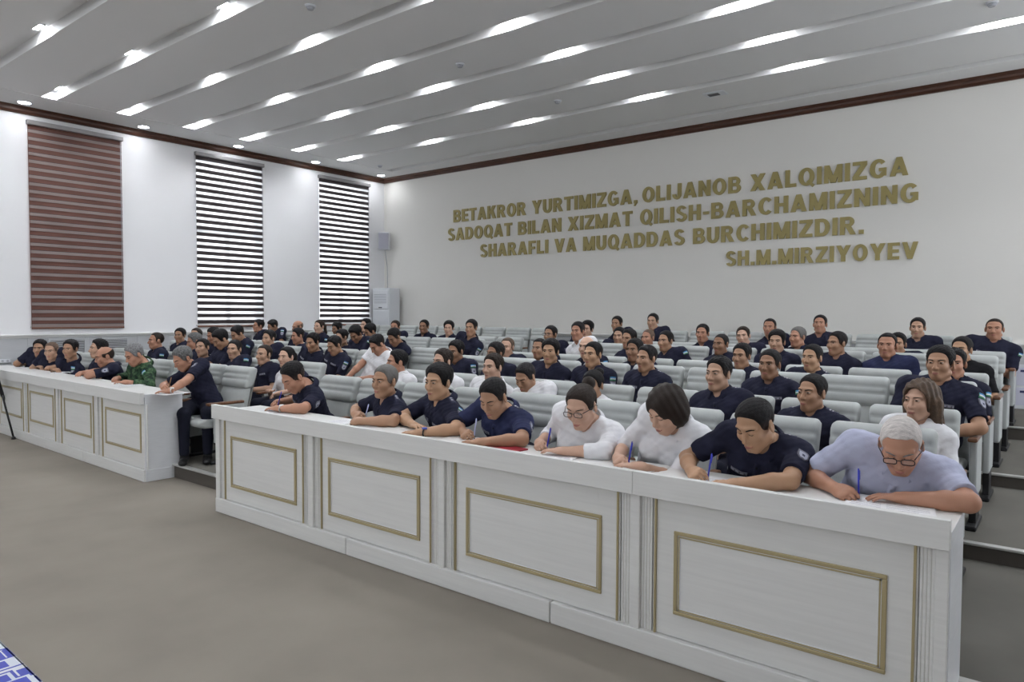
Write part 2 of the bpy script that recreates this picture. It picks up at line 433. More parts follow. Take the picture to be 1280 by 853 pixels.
def glyph(c):
    L = [_rect(0, 0, SW, 1)]
    if c == 'I': return SW, L
    if c == 'L': return .60, L + [_rect(SW, 0, .60, SH)]
    if c == 'E': return .64, L + [_rect(SW, 0, .64, SH), _rect(SW, 1 - SH, .64, 1), _rect(SW, .5 - SH / 2, .60, .5 + SH / 2)]
    if c == 'F': return .62, L + [_rect(SW, 1 - SH, .62, 1), _rect(SW, .46 - SH / 2, .56, .46 + SH / 2)]
    if c == 'H': return .76, L + [_rect(.51, 0, .76, 1), _rect(SW, .5 - SH / 2, .51, .5 + SH / 2)]
    if c == 'T': return .72, [_rect(.235, 0, .485, 1 - SH), _rect(0, 1 - SH, .72, 1)]
    if c == 'N': return .76, L + [_rect(.52, 0, .76, 1), _slant(.635, .125, 0, 1, .24)]
    if c == 'M': return .92, [_rect(0, 0, .22, 1), _rect(.70, 0, .92, 1), _slant(.46, .13, 0, 1, .26), _slant(.46, .79, 0, 1, .26)]
    if c == 'A': return .86, [_slant(.13, .43, 0, 1, .26), _slant(.73, .43, 0, 1, .26), _rect(.22, .17, .64, .34)]
    if c == 'V': return .84, [_slant(.42, .13, 0, 1, .26), _slant(.42, .71, 0, 1, .26)]
    if c == 'X': return .86, [_slant(.15, .71, 0, 1, .29), _slant(.71, .15, 0, 1, .29)]
    if c == 'Y': return .84, [_rect(.295, 0, .545, .46), _slant(.42, .14, .40, 1, .28), _slant(.42, .70, .40, 1, .28)]
    if c == 'Z': return .70, [_rect(0, 0, .70, SH), _rect(0, 1 - SH, .70, 1), _slant(.15, .55, SH, 1 - SH, .30)]
    if c == 'K': return .82, L + [_slant(.67, .42, 0, .62, .29), _slant(.27, .64, .36, 1, .29)]
    if c in 'OQ':
        g = _arc(.42, .5, .42, .52, .25, .18, 0, 360, 28)
        if c == 'Q': g.append(_bar((.48, .26), (.80, -.06), .17))
        return .84, g
    if c == 'C': return .76, _arc(.42, .5, .42, .52, .25, .18, 42, 318, 22)
    if c == 'G': return .82, _arc(.42, .5, .42, .52, .25, .18, 42, 330, 22) + [_rect(.44, .36, .80, .53), _rect(.60, .10, .80, .40)]
    if c == 'D': return .78, L + [_rect(SW, 0, .38, SH), _rect(SW, 1 - SH, .38, 1)] + _arc(.38, .5, .40, .5, .25, SH, -90, 90, 14)
    if c in 'BPR':
        g = L + [_rect(SW, 1 - SH, .42, 1), _rect(SW, .42, .42, .42 + .19)] + _arc(.42, .715, .29, .285, .22, .16, -90, 90, 12)
        if c == 'B': g += [_rect(SW, 0, .42, SH)] + _arc(.42, .285, .34, .285, .23, .16, -90, 90, 12); return .76, g
        if c == 'R': g += [_slant(.66, .42, 0, .46, .28)]
        return .80 if c == 'R' else .72, g
    if c == 'U': return .76, [_rect(0, .38, SW, 1), _rect(.51, .38, .76, 1)] + _arc(.38, .38, .38, .40, .25, .19, 180, 360, 16)
    if c == 'J': return .60, [_rect(.35, .32, .60, 1)] + _arc(.30, .32, .30, .34, .25, .18, 180, 360, 14)
    if c == 'S':
        g = _arc(.35, .73, .33, .29, .23, .17, 20, 225, 14) + _arc(.35, .28, .35, .30, .23, .17, -160, 45, 14)
        g += [_bar((.20, .60), (.52, .40), .19)]
        return .70, g
    if c == ',': return .26, [_rect(.02, 0, .26, .22), _slant(.06, .16, -.16, .02, .12)]
    if c == '.': return .26, [_rect(.01, 0, .25, .23)]
    if c == '-': return .40, [_rect(.03, .32, .38, .50)]
    return .30, []
def text_line(s, x0, x1, zb, cap, parent):
    words = [[]]; x = 0
    for c in s:
        if c == ' ': words.append([])
        w, g = glyph(c)
        for p in g: words[-1].append([(v[0] + x, v[1]) for v in p])
        x += w + (-.06 if c == ',' else .13)
    x -= .13; i = 0
    for polys in words:
        V = []; F = []
        for p in polys:
            i += 1
            a = sum((p[j][0] * p[(j + 1) % 4][1] - p[(j + 1) % 4][0] * p[j][1]) for j in range(4))
            if a < 0: p = p[::-1]
            off = .028 + (i % 7) * 2e-5; b = len(V)
            for yy in (-off, 0.0):
                for u, v in p: V.append((x0 + u / x * (x1 - x0), yy, zb + v * cap))
            F.append((b, b + 1, b + 2, b + 3))
            for j in range(4): F.append((b + (j + 1) % 4, b + j, b + 4 + j, b + 4 + (j + 1) % 4))
        link(bpy.data.objects.new('lettering_word', quads_mesh('lettering_word', V, F, M_LETTER, smooth=False)), parent)
wl = empty('wall_lettering', (0, YB, 0))
tag(wl, 'raised gold capital letters in four lines on the cream back wall', 'lettering')
for s, x0, x1, zb, cap in (('BETAKROR YURTIMIZGA, OLIJANOB XALQIMIZGA', -11.0, -1.92, 3.815, .275), ('SADOQAT BILAN XIZMAT QILISH-BARCHAMIZNING', -11.17, -1.78, 3.41, .275),
                           ('SHARAFLI VA MUQADDAS BURCHIMIZDIR.', -10.2, -2.50, 2.995, .275), ('SH.M.MIRZIYOYEV', -4.65, -1.77, 2.585, .25)):
    text_line(s, x0, x1, zb, cap, wl)

# zebra blinds
def blind(y0, y1, closed, lab):
    x = XL + .035
    r = empty('roller_blind', (x, (y0 + y1) / 2, 4.84)); tag(r, lab, 'window blind', 'roller blinds on the tall windows')
    h = (y1 - y0) / 2
    MB().box(-.03, .05, -h - .02, h + .02, -.055, .02, bev=.012).build('head_rail', M_RAIL, r)
    zb = 1.52 - 4.84
    MB().box(-.012, .014, -h, h, zb - .05, zb - .015, bev=.008).build('bottom_rail', M_RAILW, r)
    per = .122; z = -.055; f = MB(); s = MB(); n = 0
    while z > zb - .01:
        z2 = max(z - per, zb - .015)
        if closed:
            f.box(-.004, -.001, -h, h, z2, z, M_BROWN1)
            f.box(.004, .007, -h + .004, h - .004, z2, z2 + per * .40, M_BROWN2)
            f.box(.0035, .0045, -h, h, z2 + per * .40, z2 + per * .46, M_DARKB)
        else:
            dz = per * .60
            f.box(.0, .003, -h, h, max(z - dz, zb - .015), z, M_DARKB)
            if z - dz > zb: s.box(.001, .002, -h, h, z2, z - dz, M_SHEER)
        z -= per; n += 1
    f.build('blind_fabric', M_DARKB, r)
    if not closed: s.build('sheer_fabric', M_SHEER, r)
    MB().tube([(.03, h - .03, -.05), (.03, h - .03, -1.5), (.03, h - .03, -2.9)], .004, n=6).build('pull_cord', M_GREYP, r)
blind(4.20, 5.64, True, 'closed brown striped roller blind on the nearest window')
blind(7.00, 8.44, False, 'dark striped roller blind letting daylight through on the middle window')
blind(9.85, 11.29, False, 'dark striped roller blind on the window beside the back corner')

# wainscot ventilation grilles
def grille(loc, rz, w, h, lab):
    r = empty('wall_grille', loc, rz); tag(r, lab, 'vent grille', 'louvred grilles in the wall panelling')
    MB().box(-w / 2, w / 2, 0.0, .008, 0, h).build('backing', M_VENT, r)
    b = MB()
    n = int(h / .03)
    for i in range(n):
        z = (i + .5) * h / n
        b.box(-w / 2, w / 2, -.012, .003, z - .007, z + .007, bev=.003)
    b.box(-w / 2 - .03, w / 2 + .03, -.014, .006, -.03, 0); b.box(-w / 2 - .03, w / 2 + .03, -.014, .006, h, h + .03)
    b.box(-w / 2 - .03, -w / 2, -.014, .006, 0, h); b.box(w / 2, w / 2 + .03, -.014, .006, 0, h)
    b.build('louvres', M_WAINS, r)
gx = XL + .034
grille((gx, 4.72, .92), math.radians(90), .52, .36, 'louvred grille under the brown blind, nearer one')
grille((gx, 5.48, .92), math.radians(90), .40, .36, 'louvred grille under the brown blind, farther one')
grille((gx, 7.7, 1.0), math.radians(90), .9, .30, 'louvred grille in the panelling under the middle window')
grille((gx, 10.5, 1.0), math.radians(90), .9, .30, 'louvred grille in the panelling under the last window')
for cx, nm in ((-7.7, 'between the two seat blocks'), (-5.5, 'behind the upper right-hand seats')):
    grille((cx, YB - .034, .80), 0.0, 1.2, .44, 'louvred grille in the back wall panelling ' + nm)

# air conditioner, speaker, socket
r = empty('air_conditioner', (-12.98, 11.53, TIER_Z[3])); tag(r, 'tall white floor standing air conditioner in the back corner', 'air conditioner')
MB().box(-.30, .30, -.17, .17, .0, 1.86, bev=.02, seg=3).build('cabinet', M_WHITEP, r)
MB().box(-.27, .27, -.185, -.165, 1.36, 1.80, bev=.008).build('upper_panel', M_WHITEP, r)
MB().box(-.27, .27, -.183, -.165, .12, 1.32, bev=.008).build('lower_panel', M_WHITEP, r)
b = MB()
for i in range(6): b.box(-.22, .22, -.19, -.18, 1.50 + i * .04, 1.515 + i * .04)
b.build('air_louvres', M_GREYP, r)
MB().box(-.06, .06, -.192, -.18, 1.38, 1.41, bev=.004).build('control_display', M_VENT, r)
r = empty('wall_speaker', (-13.10, 11.58, 3.29), math.radians(38)); tag(r, 'small pale grey loudspeaker mounted high in the back corner', 'speaker')
MB().box(-.13, .13, -.10, .10, 0, .42, bev=.02, seg=3).build('cabinet', M_WHITEP, r)
MB().box(-.112, .112, -.108, -.098, .02, .40, bev=.008).build('grille_cloth', mat('speaker_grille', (.50, .50, .58), .8, bump=(400, .3)), r)
MB().box(-.03, .03, .09, .20, .15, .27).build('bracket', M_GREYP, r)
tag(MB().tube([(-13.12, 11.62, 3.29), (-13.13, 11.70, 2.9), (-13.14, 11.72, 2.3)], .008, n=6).build('speaker_cable', M_GREYP), 'thin cable hanging from the corner loudspeaker to the air conditioner', 'cable')
r = empty('wall_socket', (XL + .03, 3.78, .97)); tag(r, 'white wall socket strip on the panelling at the far left', 'socket')
MB().box(0, .03, -.12, .12, -.03, .03, bev=.008).build('plate', M_WHITEP, r)
b = MB()
for yy in (-.07, 0, .07): b.cyl((.03, yy, 0), (.034, yy, 0), .018, n=14)
b.build('outlets', M_GREYP, r)
# poster board at the far right of the back wall
r = empty('notice_board', (-.15, YB - .08, TIER_Z[3])); tag(r, 'white display board with printed sheets leaning on the back wall at far right', 'display board')
MB().box(-.42, .42, -.02, .02, 0, .60, bev=.005).build('board', M_WHITEP, r)
b = MB()
for i in range(2):
    for j in range(3): b.box(-.40 + j * .27, -.16 + j * .27, -.024, -.02, .05 + i * .27, .29 + i * .27)
b.build('printed_sheets', mat('printed_sheet', (.62, .62, .74), .7), r)
b = MB()
for j, (xx, zz) in enumerate(((-.36, .5), (-.30, .44), (-.36, .22), (-.08, .48), (-.05, .2), (.2, .46))): b.box(xx, xx + .09, -.027, -.024, zz, zz + .03)
b.build('print_blocks', M_INK, r)
# ------------------------------------------------------------------ front desks
DESK_Z = 0.895   # writing surface behind the raised front lip
def desk(name, label, x0, x1, yf, depth, top, lip, frames, posts, end_left, end_right, seams, pseams):
    """long panelled desk: frames = gold rectangles (x0,x1,z0,z1), posts = pilaster spans"""
    r = empty(name, ((x0 + x1) / 2, yf, 0)); tag(r, label, 'desk')
    ox, oy = (x0 + x1) / 2, yf
    def P(b, nm, m):
        o = b.build(nm, m, r); o.location = (-ox, -oy, 0); return o
    # writing top with its deep front fascia, split where the photo shows the joint
    b = MB(); xs = [x0] + seams + [x1]
    for a, c in zip(xs[:-1], xs[1:]):
        b.box(a + .001, c - .001, yf - .02, yf + depth, top - lip - .033, top - lip, bev=.003)
        b.box(a + .001, c - .001, yf - .058, yf - .018, top - .122, top, bev=.003)
    P(b, 'desk_top', M_DESK)
    b = MB()
    b.box(x0 + .02, x1 - .02, yf + .012, yf + .03, .05, top - .09)
    P(b, 'front_board', M_DESK)
    for a, c, z0, z1 in frames:
        pb = MB().box(a - .13, c + .13, yf - .0, yf + .014, .125, top - .125, bev=.004)
        po = P(pb, 'front_panel', M_DESK)
        g = MB(); w = .020
        for (xa, xb, za, zb) in ((a, c, z1 - w, z1), (a, c, z0, z0 + w), (a, a + w, z0 + w, z1 - w), (c - w, c, z0 + w, z1 - w)):
            g.box(xa, xb, yf - .010, yf + .001, za, zb, bev=.004, seg=2)
        for (xa, xb, za, zb) in ((a + w, c - w, z1 - w - .014, z1 - w), (a + w, c - w, z0 + w, z0 + w + .014), (a + w, a + w + .014, z0 + w, z1 - w), (c - w - .014, c - w, z0 + w, z1 - w)):
            g.box(xa, xb, yf - .005, yf + .001, za, zb, M_DESKE, bev=.003)
        me = g.mesh('gold_frame', M_GOLD); oo = link(bpy.data.objects.new('gold_frame', me), po)
    for a, c in posts:
        w = (c - a)
        p = MB()
        if w > .15:      # fluted strip | white post | fluted strip
            m0, m1 = a + w * .38, a + w * .62
            p.box(m0, m1, yf - .022, yf + .012, .12, top - .122, M_DESK, bev=.004)
            spans = ((a, m0), (m1, c))
        elif a - x0 < .1:
            p.box(a, a + w * .5, yf - .022, yf + .012, .12, top - .122, M_DESK, bev=.004); spans = ((a + w * .5, c),)
        else:
            p.box(c - w * .4, c, yf - .022, yf + .012, .12, top - .122, M_DESK, bev=.004); spans = ((a, c - w * .4),)
        for s0, s1 in spans:
            p.box(s0, s1, yf - .0, yf + .012, .12, top - .122, M_FLUTE)
            k = 5
            for i in range(k):
                cx = s0 + (i + .5) * (s1 - s0) / k
                p.box(cx - .006, cx + .006, yf - .003, yf + .004, .125, top - .124, M_DESK, bev=.003)
            gx = s0 if abs(s0 - a) < 1e-6 else s1
            p.box(gx - .005, gx + .005, yf - .012, yf + .004, .125, top - .124, M_GOLD)
        P(p, 'pilaster', M_DESK)
    b = MB(); ks = [x0] + pseams + [x1]
    for a, c in zip(ks[:-1], ks[1:]): b.box(a + .004, c - .004, yf - .03, yf + .02, 0.0, .122, bev=.005)
    P(b, 'plinth', M_DESK)
    if end_right: P(MB().box(x1 - .025, x1, yf - .01, yf + depth - .02, 0.0, top - lip - .001, bev=.002).box(x1 - .03, x1 + .012, yf - .01, yf + depth - .02, .0, .12, bev=.004), 'end_panel', M_DESKE)
    if end_left: P(MB().box(x0, x0 + .025, yf - .01, yf + depth - .02, 0.0, top - lip - .001, bev=.002), 'end_panel', M_DESKE)
    return r
RF = [(-5.66, -4.71, .245, .69), (-4.31, -3.34, .245, .68), (-2.93, -1.95, .24, .67), (-1.53, -.57, .245, .668)]
desk('front_desk', 'long white panelled desk with gold frames in front of the right seat block', -5.88, -.345, 3.26, .42, .95, .055, RF,
     [(-5.88, -5.75), (-4.62, -4.39), (-3.24, -3.02), (-1.85, -1.63), (-.47, -.35)], True, True, [-1.74], [-4.08, -2.27])
LF = [(-12.13, -11.25, .29, .70), (-10.92, -10.06, .29, .70), (-9.69, -8.86, .29, .70), (-8.46, -7.56, .285, .695)]
desk('front_desk', 'long white panelled desk with gold frames in front of the left seat block', -13.28, -7.45, 3.40, .40, .925, .018, LF,
     [(-12.38, -12.22), (-11.18, -10.99), (-9.99, -9.78), (-8.79, -8.54)], False, True, [-11.5, -9.15], [-9.05])
bpy.data.objects['front_desk.001'].rotation_euler = (0, 0, math.radians(-.9))

# ------------------------------------------------------------------ auditorium chairs
PITCH = .592
def chair_parts():
    q = {}
    lower = [(.155, .42), (.185, .50), (.21, .60), (.235, .70), (.262, .775), (.30, .79), (.335, .775), (.315, .68), (.29, .57), (.262, .46), (.235, .42)]
    q['backrest'] = MB().profile(lower, -.250, .250, .03).mesh('backrest', M_FABRIC)
    # padded head section with two horizontal pleats
    up = [(.252, .775), (.243, .80), (.247, .835), (.262, .862), (.275, .868), (.268, .885), (.278, .915), (.292, .925), (.287, .94), (.300, .975), (.335, 1.0), (.375, 1.002), (.405, .985), (.408, .955), (.39, .90), (.37, .84), (.345, .78), (.30, .762)]
    q['headrest'] = MB().profile(up, -.265, .265, .035).mesh('headrest', M_FABRIC)
    shell = [(.265, .44), (.29, .56), (.32, .68), (.345, .79), (.375, .88), (.395, .95), (.41, .955), (.395, .88), (.365, .78), (.34, .67), (.31, .55), (.285, .44)]
    q['back_shell'] = MB().profile(shell, -.24, .24, .01).mesh('back_shell', M_SHELL)
    seat = [(-.27, .40), (-.285, .43), (-.27, .458), (-.20, .472), (0, .468), (.12, .45), (.19, .445), (.20, .41), (.16, .375), (0, .37), (-.20, .375)]
    q['seat'] = MB().profile(seat, -.235, .235, .03).mesh('seat', M_FABRIC)
    q['armrest'] = MB().box(-.03, .03, -.22, .20, .625, .655, bev=.012, seg=3).mesh('armrest', M_ARMW)
    q['side_panel'] = MB().box(-.024, .024, -.14, .20, .22, .625, bev=.012).mesh('side_panel', M_SIDE)
    q['pedestal'] = MB().box(-.022, .022, -.09, .13, .02, .23, bev=.006).box(-.035, .035, -.20, .22, 0, .035, bev=.010).mesh('pedestal', M_BLACK)
    return q
CP = chair_parts()
NB = {'R': -.805, 'L': -7.415}
ROWY = [4.0, 5.0, 6.0, 7.0, 8.0, 9.0, 10.0]
ROWZ = [.14, .14, .25, .25, .36, .36, .50]
def chair(block, row, k, nmax):
    x = NB[block] - PITCH * k
    r = empty('auditorium_chair', (x, ROWY[row] + (.05 if block == 'L' and row == 0 else 0), ROWZ[row]))
    for nm in ('backrest', 'headrest', 'back_shell', 'seat'):
        link(bpy.data.objects.new(nm, CP[nm]), r)
    sides = ([-1] if k < 10 else []) + ([1] if k == 0 else [])
    for s in sides:
        for nm in ('armrest', 'side_panel', 'pedestal'):
            o = link(bpy.data.objects.new(nm, CP[nm]), r); o.location = (s * PITCH / 2, 0, 0)
    if block == 'R' and row == 0 and k == 0:
        MB().box(PITCH / 2 - .022, PITCH / 2 + .022, -.228, -.219, .622, .656, bev=.002).build('seat_number', mat('yellow_plate', (.62, .58, .04), .5), r)
    side = 'right aisle' if block == 'R' else 'middle aisle'
    lab = 'grey padded chair, %s seat from the %s, %s row, %s block' % (ordn[k], side, ordn[row], 'right' if block == 'R' else 'left')
    tag(r, lab, 'chair', 'padded chairs in the %s row of the %s block' % (ordn[row], 'right' if block == 'R' else 'left'))
    return r
for row in range(7):
    for k in range(9): chair('R', row, k, 9)
    for k in range(10): chair('L', row, k, 10)

# ------------------------------------------------------------------ tripod and patterned cloth at the left edge
foot = at_z(17, 548, 0.015)
r = empty('tripod', (foot[0] - .42, foot[1] - .12, 0)); tag(r, 'black tripod whose leg stands on the carpet at the far left', 'tripod')
top = Vector((0, 0, 1.05))
for i, (lx, ly) in enumerate(((.42, .12), (-.33, .34), (-.10, -.44))):
    l = MB().tube([(lx, ly, .02), (lx * .5, ly * .5, .60)], .013, n=8).tube([(lx * .5, ly * .5, .58), (lx * .06, ly * .06, 1.05)], .019, n=8).build('leg', M_BLACK, r)
    MB().cyl((lx, ly, 0), (lx, ly, .035), .030, .022, n=14).build('rubber_foot', M_BLACK, l)
MB().cyl((0, 0, .95), (0, 0, 1.12), .05, n=16).build('collar', M_BLACK, r)
MB().cyl((0, 0, 1.1), (0, 0, 1.45), .018, n=12).build('centre_column', M_BLACK, r)
MB().box(-.05, .05, -.06, .06, 1.45, 1.52, bev=.012).build('head', M_BLACK, r)

def pattern_mat():
    m = bpy.data.materials.new('blue_white_pattern'); m.use_nodes = True; nt = m.node_tree; b = nt.nodes['Principled BSDF']
    b.inputs['Roughness'].default_value = .5
    tc = nt.nodes.new('ShaderNodeTexCoord'); mp = nt.nodes.new('ShaderNodeMapping'); mp.inputs['Scale'].default_value = (1, 1, 1)
    nt.links.new(tc.outputs['Object'], mp.inputs[0])
    v = nt.nodes.new('ShaderNodeTexVoronoi'); v.inputs['Scale'].default_value = 13; v.distance = 'CHEBYCHEV'; v.inputs['Randomness'].default_value = .55
    nt.links.new(mp.outputs[0], v.inputs['Vector'])
    r1 = nt.nodes.new('ShaderNodeValToRGB'); e = r1.color_ramp.elements
    r1.color_ramp.interpolation = 'CONSTANT'
    cols = [(0.0, (.10, .22, .55)), (.10, (.03, .05, .45)), (.30, (.62, .66, .74)), (.42, (.03, .05, .42)), (.52, (.66, .68, .74)), (.66, (.12, .2, .5))]
    e[0].position, e[0].color = cols[0][0], (*cols[0][1], 1); e[1].position, e[1].color = cols[1][0], (*cols[1][1], 1)
    for p, c in cols[2:]:
        x = e.new(p); x.color = (*c, 1)
    nt.links.new(v.outputs['Distance'], r1.inputs[0]); 
    nt.links.new(r1.outputs[0], b.inputs['Base Color']); return m
pA = at_z(0, 802, .76); pB = at_z(53, 853, .76)
d = (pB - pA); d /= np.linalg.norm(d); ang = math.atan2(d[1], d[0])
cx, cy = (pA + d * .55)[:2]
r = empty('small_table', (cx, cy, 0), ang)
tag(r, 'small table under a blue and white patterned cloth in the near left corner', 'table')
for sx in (-.5, .5):
    for sy in (-.5, -.06): MB().cyl((sx, sy, 0), (sx, sy, .73), .02, n=12).build('leg', M_STEEL, r)
MB().box(-.58, .58, -.56, -.004, .73, .755, bev=.004).build('table_top', M_DESK, r)
b = MB().box(-.60, .60, -.58, .0, .756, .760)
b.box(-.60, .60, -.004, .001, .50, .760); b.box(-.60, .60, -.582, -.578, .50, .760); b.box(-.602, -.598, -.58, 0, .5, .76); b.box(.598, .602, -.58, 0, .5, .76)
tag(b.build('tablecloth', pattern_mat()), 'blue and white patterned tablecloth in the near left corner', 'tablecloth')
t_o = bpy.data.objects['tablecloth']; t_o.location = (cx, cy, 0); t_o.rotation_euler = (0, 0, ang)
# ------------------------------------------------------------------ people: smooth bodies from blended rounded shapes
M_SKIN = {}
for nm, c in dict(light=(.47, .285, .195), fair=(.54, .335, .245), tan=(.38, .215, .135), brown=(.28, .15, .092), ruddy=(.43, .22, .145), gold=(.44, .26, .16)).items():
    M_SKIN[nm] = mat('skin_' + nm, c, .48, noise=(14, .025), bump=(160, .02), spec=.35)
M_LIP = mat('lip', (.36, .15, .125), .45)
M_EYEW = mat('eye_white', (.45, .41, .38), .3)
M_IRIS = mat('eye_iris', (.02, .012, .008), .2)
M_LASH = mat('eye_lash', (.018, .012, .01), .6)
HAIRM = dict(black=mat('hair_black', (.009, .008, .009), .6, bump=(220, .25), spec=.18), dark=mat('hair_dark_brown', (.020, .013, .010), .55, bump=(220, .25), spec=.22),
             brown=mat('hair_brown', (.085, .052, .032), .5, noise=(30, .45), bump=(180, .4), spec=.4), salt=mat('hair_salt', (.12, .12, .12), .6, noise=(60, .5), bump=(260, .4)),
             grey=mat('hair_grey', (.20, .20, .205), .6, noise=(60, .35), bump=(260, .4)), white=mat('hair_white', (.56, .52, .50), .6, noise=(38, .22, (1, 3, 1)), bump=(220, .3)),
             stubble=mat('hair_stubble', (.13, .085, .062), .7, noise=(80, .3)))
def fade_hair(name, base, side):
    m = mat(name, base, .6, bump=(220, .25), spec=.18); nt = m.node_tree; b = nt.nodes['Principled BSDF']
    tc = nt.nodes.new('ShaderNodeTexCoord'); sx = nt.nodes.new('ShaderNodeSeparateXYZ'); nt.links.new(tc.outputs['Object'], sx.inputs[0])
    mr = nt.nodes.new('ShaderNodeMapRange'); mr.inputs['From Min'].default_value = -.03; mr.inputs['From Max'].default_value = .055; nt.links.new(sx.outputs['Z'], mr.inputs['Value'])
    r_ = nt.nodes.new('ShaderNodeValToRGB'); r_.color_ramp.elements[0].color = (*side, 1); r_.color_ramp.elements[1].color = (*base, 1)
    nt.links.new(mr.outputs[0], r_.inputs[0]); nt.links.new(r_.outputs[0], b.inputs['Base Color']); return m
HAIRM['fade'] = fade_hair('hair_faded_sides', (.010, .009, .010), (.060, .040, .031))
HAIRM['saltfade'] = fade_hair('hair_salt_faded', (.15, .145, .14), (.13, .10, .085))
M_NAVY = mat('navy_cloth', (.0175, .0185, .036), .85, noise=(11, .25), bump=(26, .22), spec=.12)
M_NAVYB = mat('navy_blue_cloth', (.026, .031, .075), .85, noise=(11, .22), bump=(26, .22), spec=.12)
M_BLACKC = mat('black_cloth', (.010, .010, .012), .85, bump=(26, .2), spec=.12)
M_WSHIRT = mat('white_shirt', (.74, .74, .77), .8, noise=(8, .03), bump=(22, .25), spec=.12)
M_LILAC = mat('lilac_shirt', (.44, .46, .60), .8, noise=(8, .05), bump=(22, .25), spec=.12)
M_TROU = mat('dark_trousers', (.013, .014, .024), .85, bump=(30, .2), spec=.1)
M_SHOE = mat('black_leather', (.012, .012, .013), .35)
def camo_mat():
    m = mat('camo_cloth', (.05, .09, .05), .85, bump=(26, .2), spec=.12)
    nt = m.node_tree; b = nt.nodes['Principled BSDF']; tc = nt.nodes.new('ShaderNodeTexCoord'); n = nt.nodes.new('ShaderNodeTexNoise')
    n.inputs['Scale'].default_value = 17; n.inputs['Detail'].default_value = 3; nt.links.new(tc.outputs['Object'], n.inputs['Vector'])
    r = nt.nodes.new('ShaderNodeValToRGB'); r.color_ramp.interpolation = 'CONSTANT'; e = r.color_ramp.elements
    e[0].color = (.018, .032, .022, 1); e[1].position = .44; e[1].color = (.035, .075, .040, 1)
    x = e.new(.54); x.color = (.075, .125, .065, 1); x = e.new(.64); x.color = (.03, .05, .03, 1)
    nt.links.new(n.outputs['Fac'], r.inputs[0]); nt.links.new(r.outputs[0], b.inputs['Base Color']); return m
M_CAMO = camo_mat()
M_PGREY = mat('patch_grey', (.13, .13, .16), .8); M_PLIGHT = mat('patch_light', (.34, .35, .43), .8); M_PDARK = mat('patch_dark', (.04, .042, .075), .8)
M_FBLUE = mat('flag_blue', (.07, .26, .50), .8); M_FWHITE = mat('flag_white', (.66, .68, .70), .8); M_FGREEN = mat('flag_green', (.06, .24, .13), .8)
M_STAR = mat('star_silver', (.55, .55, .58), .4); M_GOLDP = mat('epaulette_gold', (.48, .34, .10), .6)
M_FRAME = mat('glasses_frame', (.012, .012, .018), .3)
M_LENS = mix_transparent('spectacle_lens', (1, 1, 1), .9, .05)
M_WATCHB = mat('watch_blue', (.05, .08, .38), .3); M_WATCHS = M_STEEL

def nrm(v):
    v = np.asarray(v, float); return v / (np.linalg.norm(v) + 1e-12)
def rotz(a): c, s = math.cos(a), math.sin(a); return np.array([[c, -s, 0], [s, c, 0], [0, 0, 1.]])
def rotx(a): c, s = math.cos(a), math.sin(a); return np.array([[1., 0, 0], [0, c, -s], [0, s, c]])
def roty(a): c, s = math.cos(a), math.sin(a); return np.array([[c, 0, s], [0, 1., 0], [-s, 0, c]])

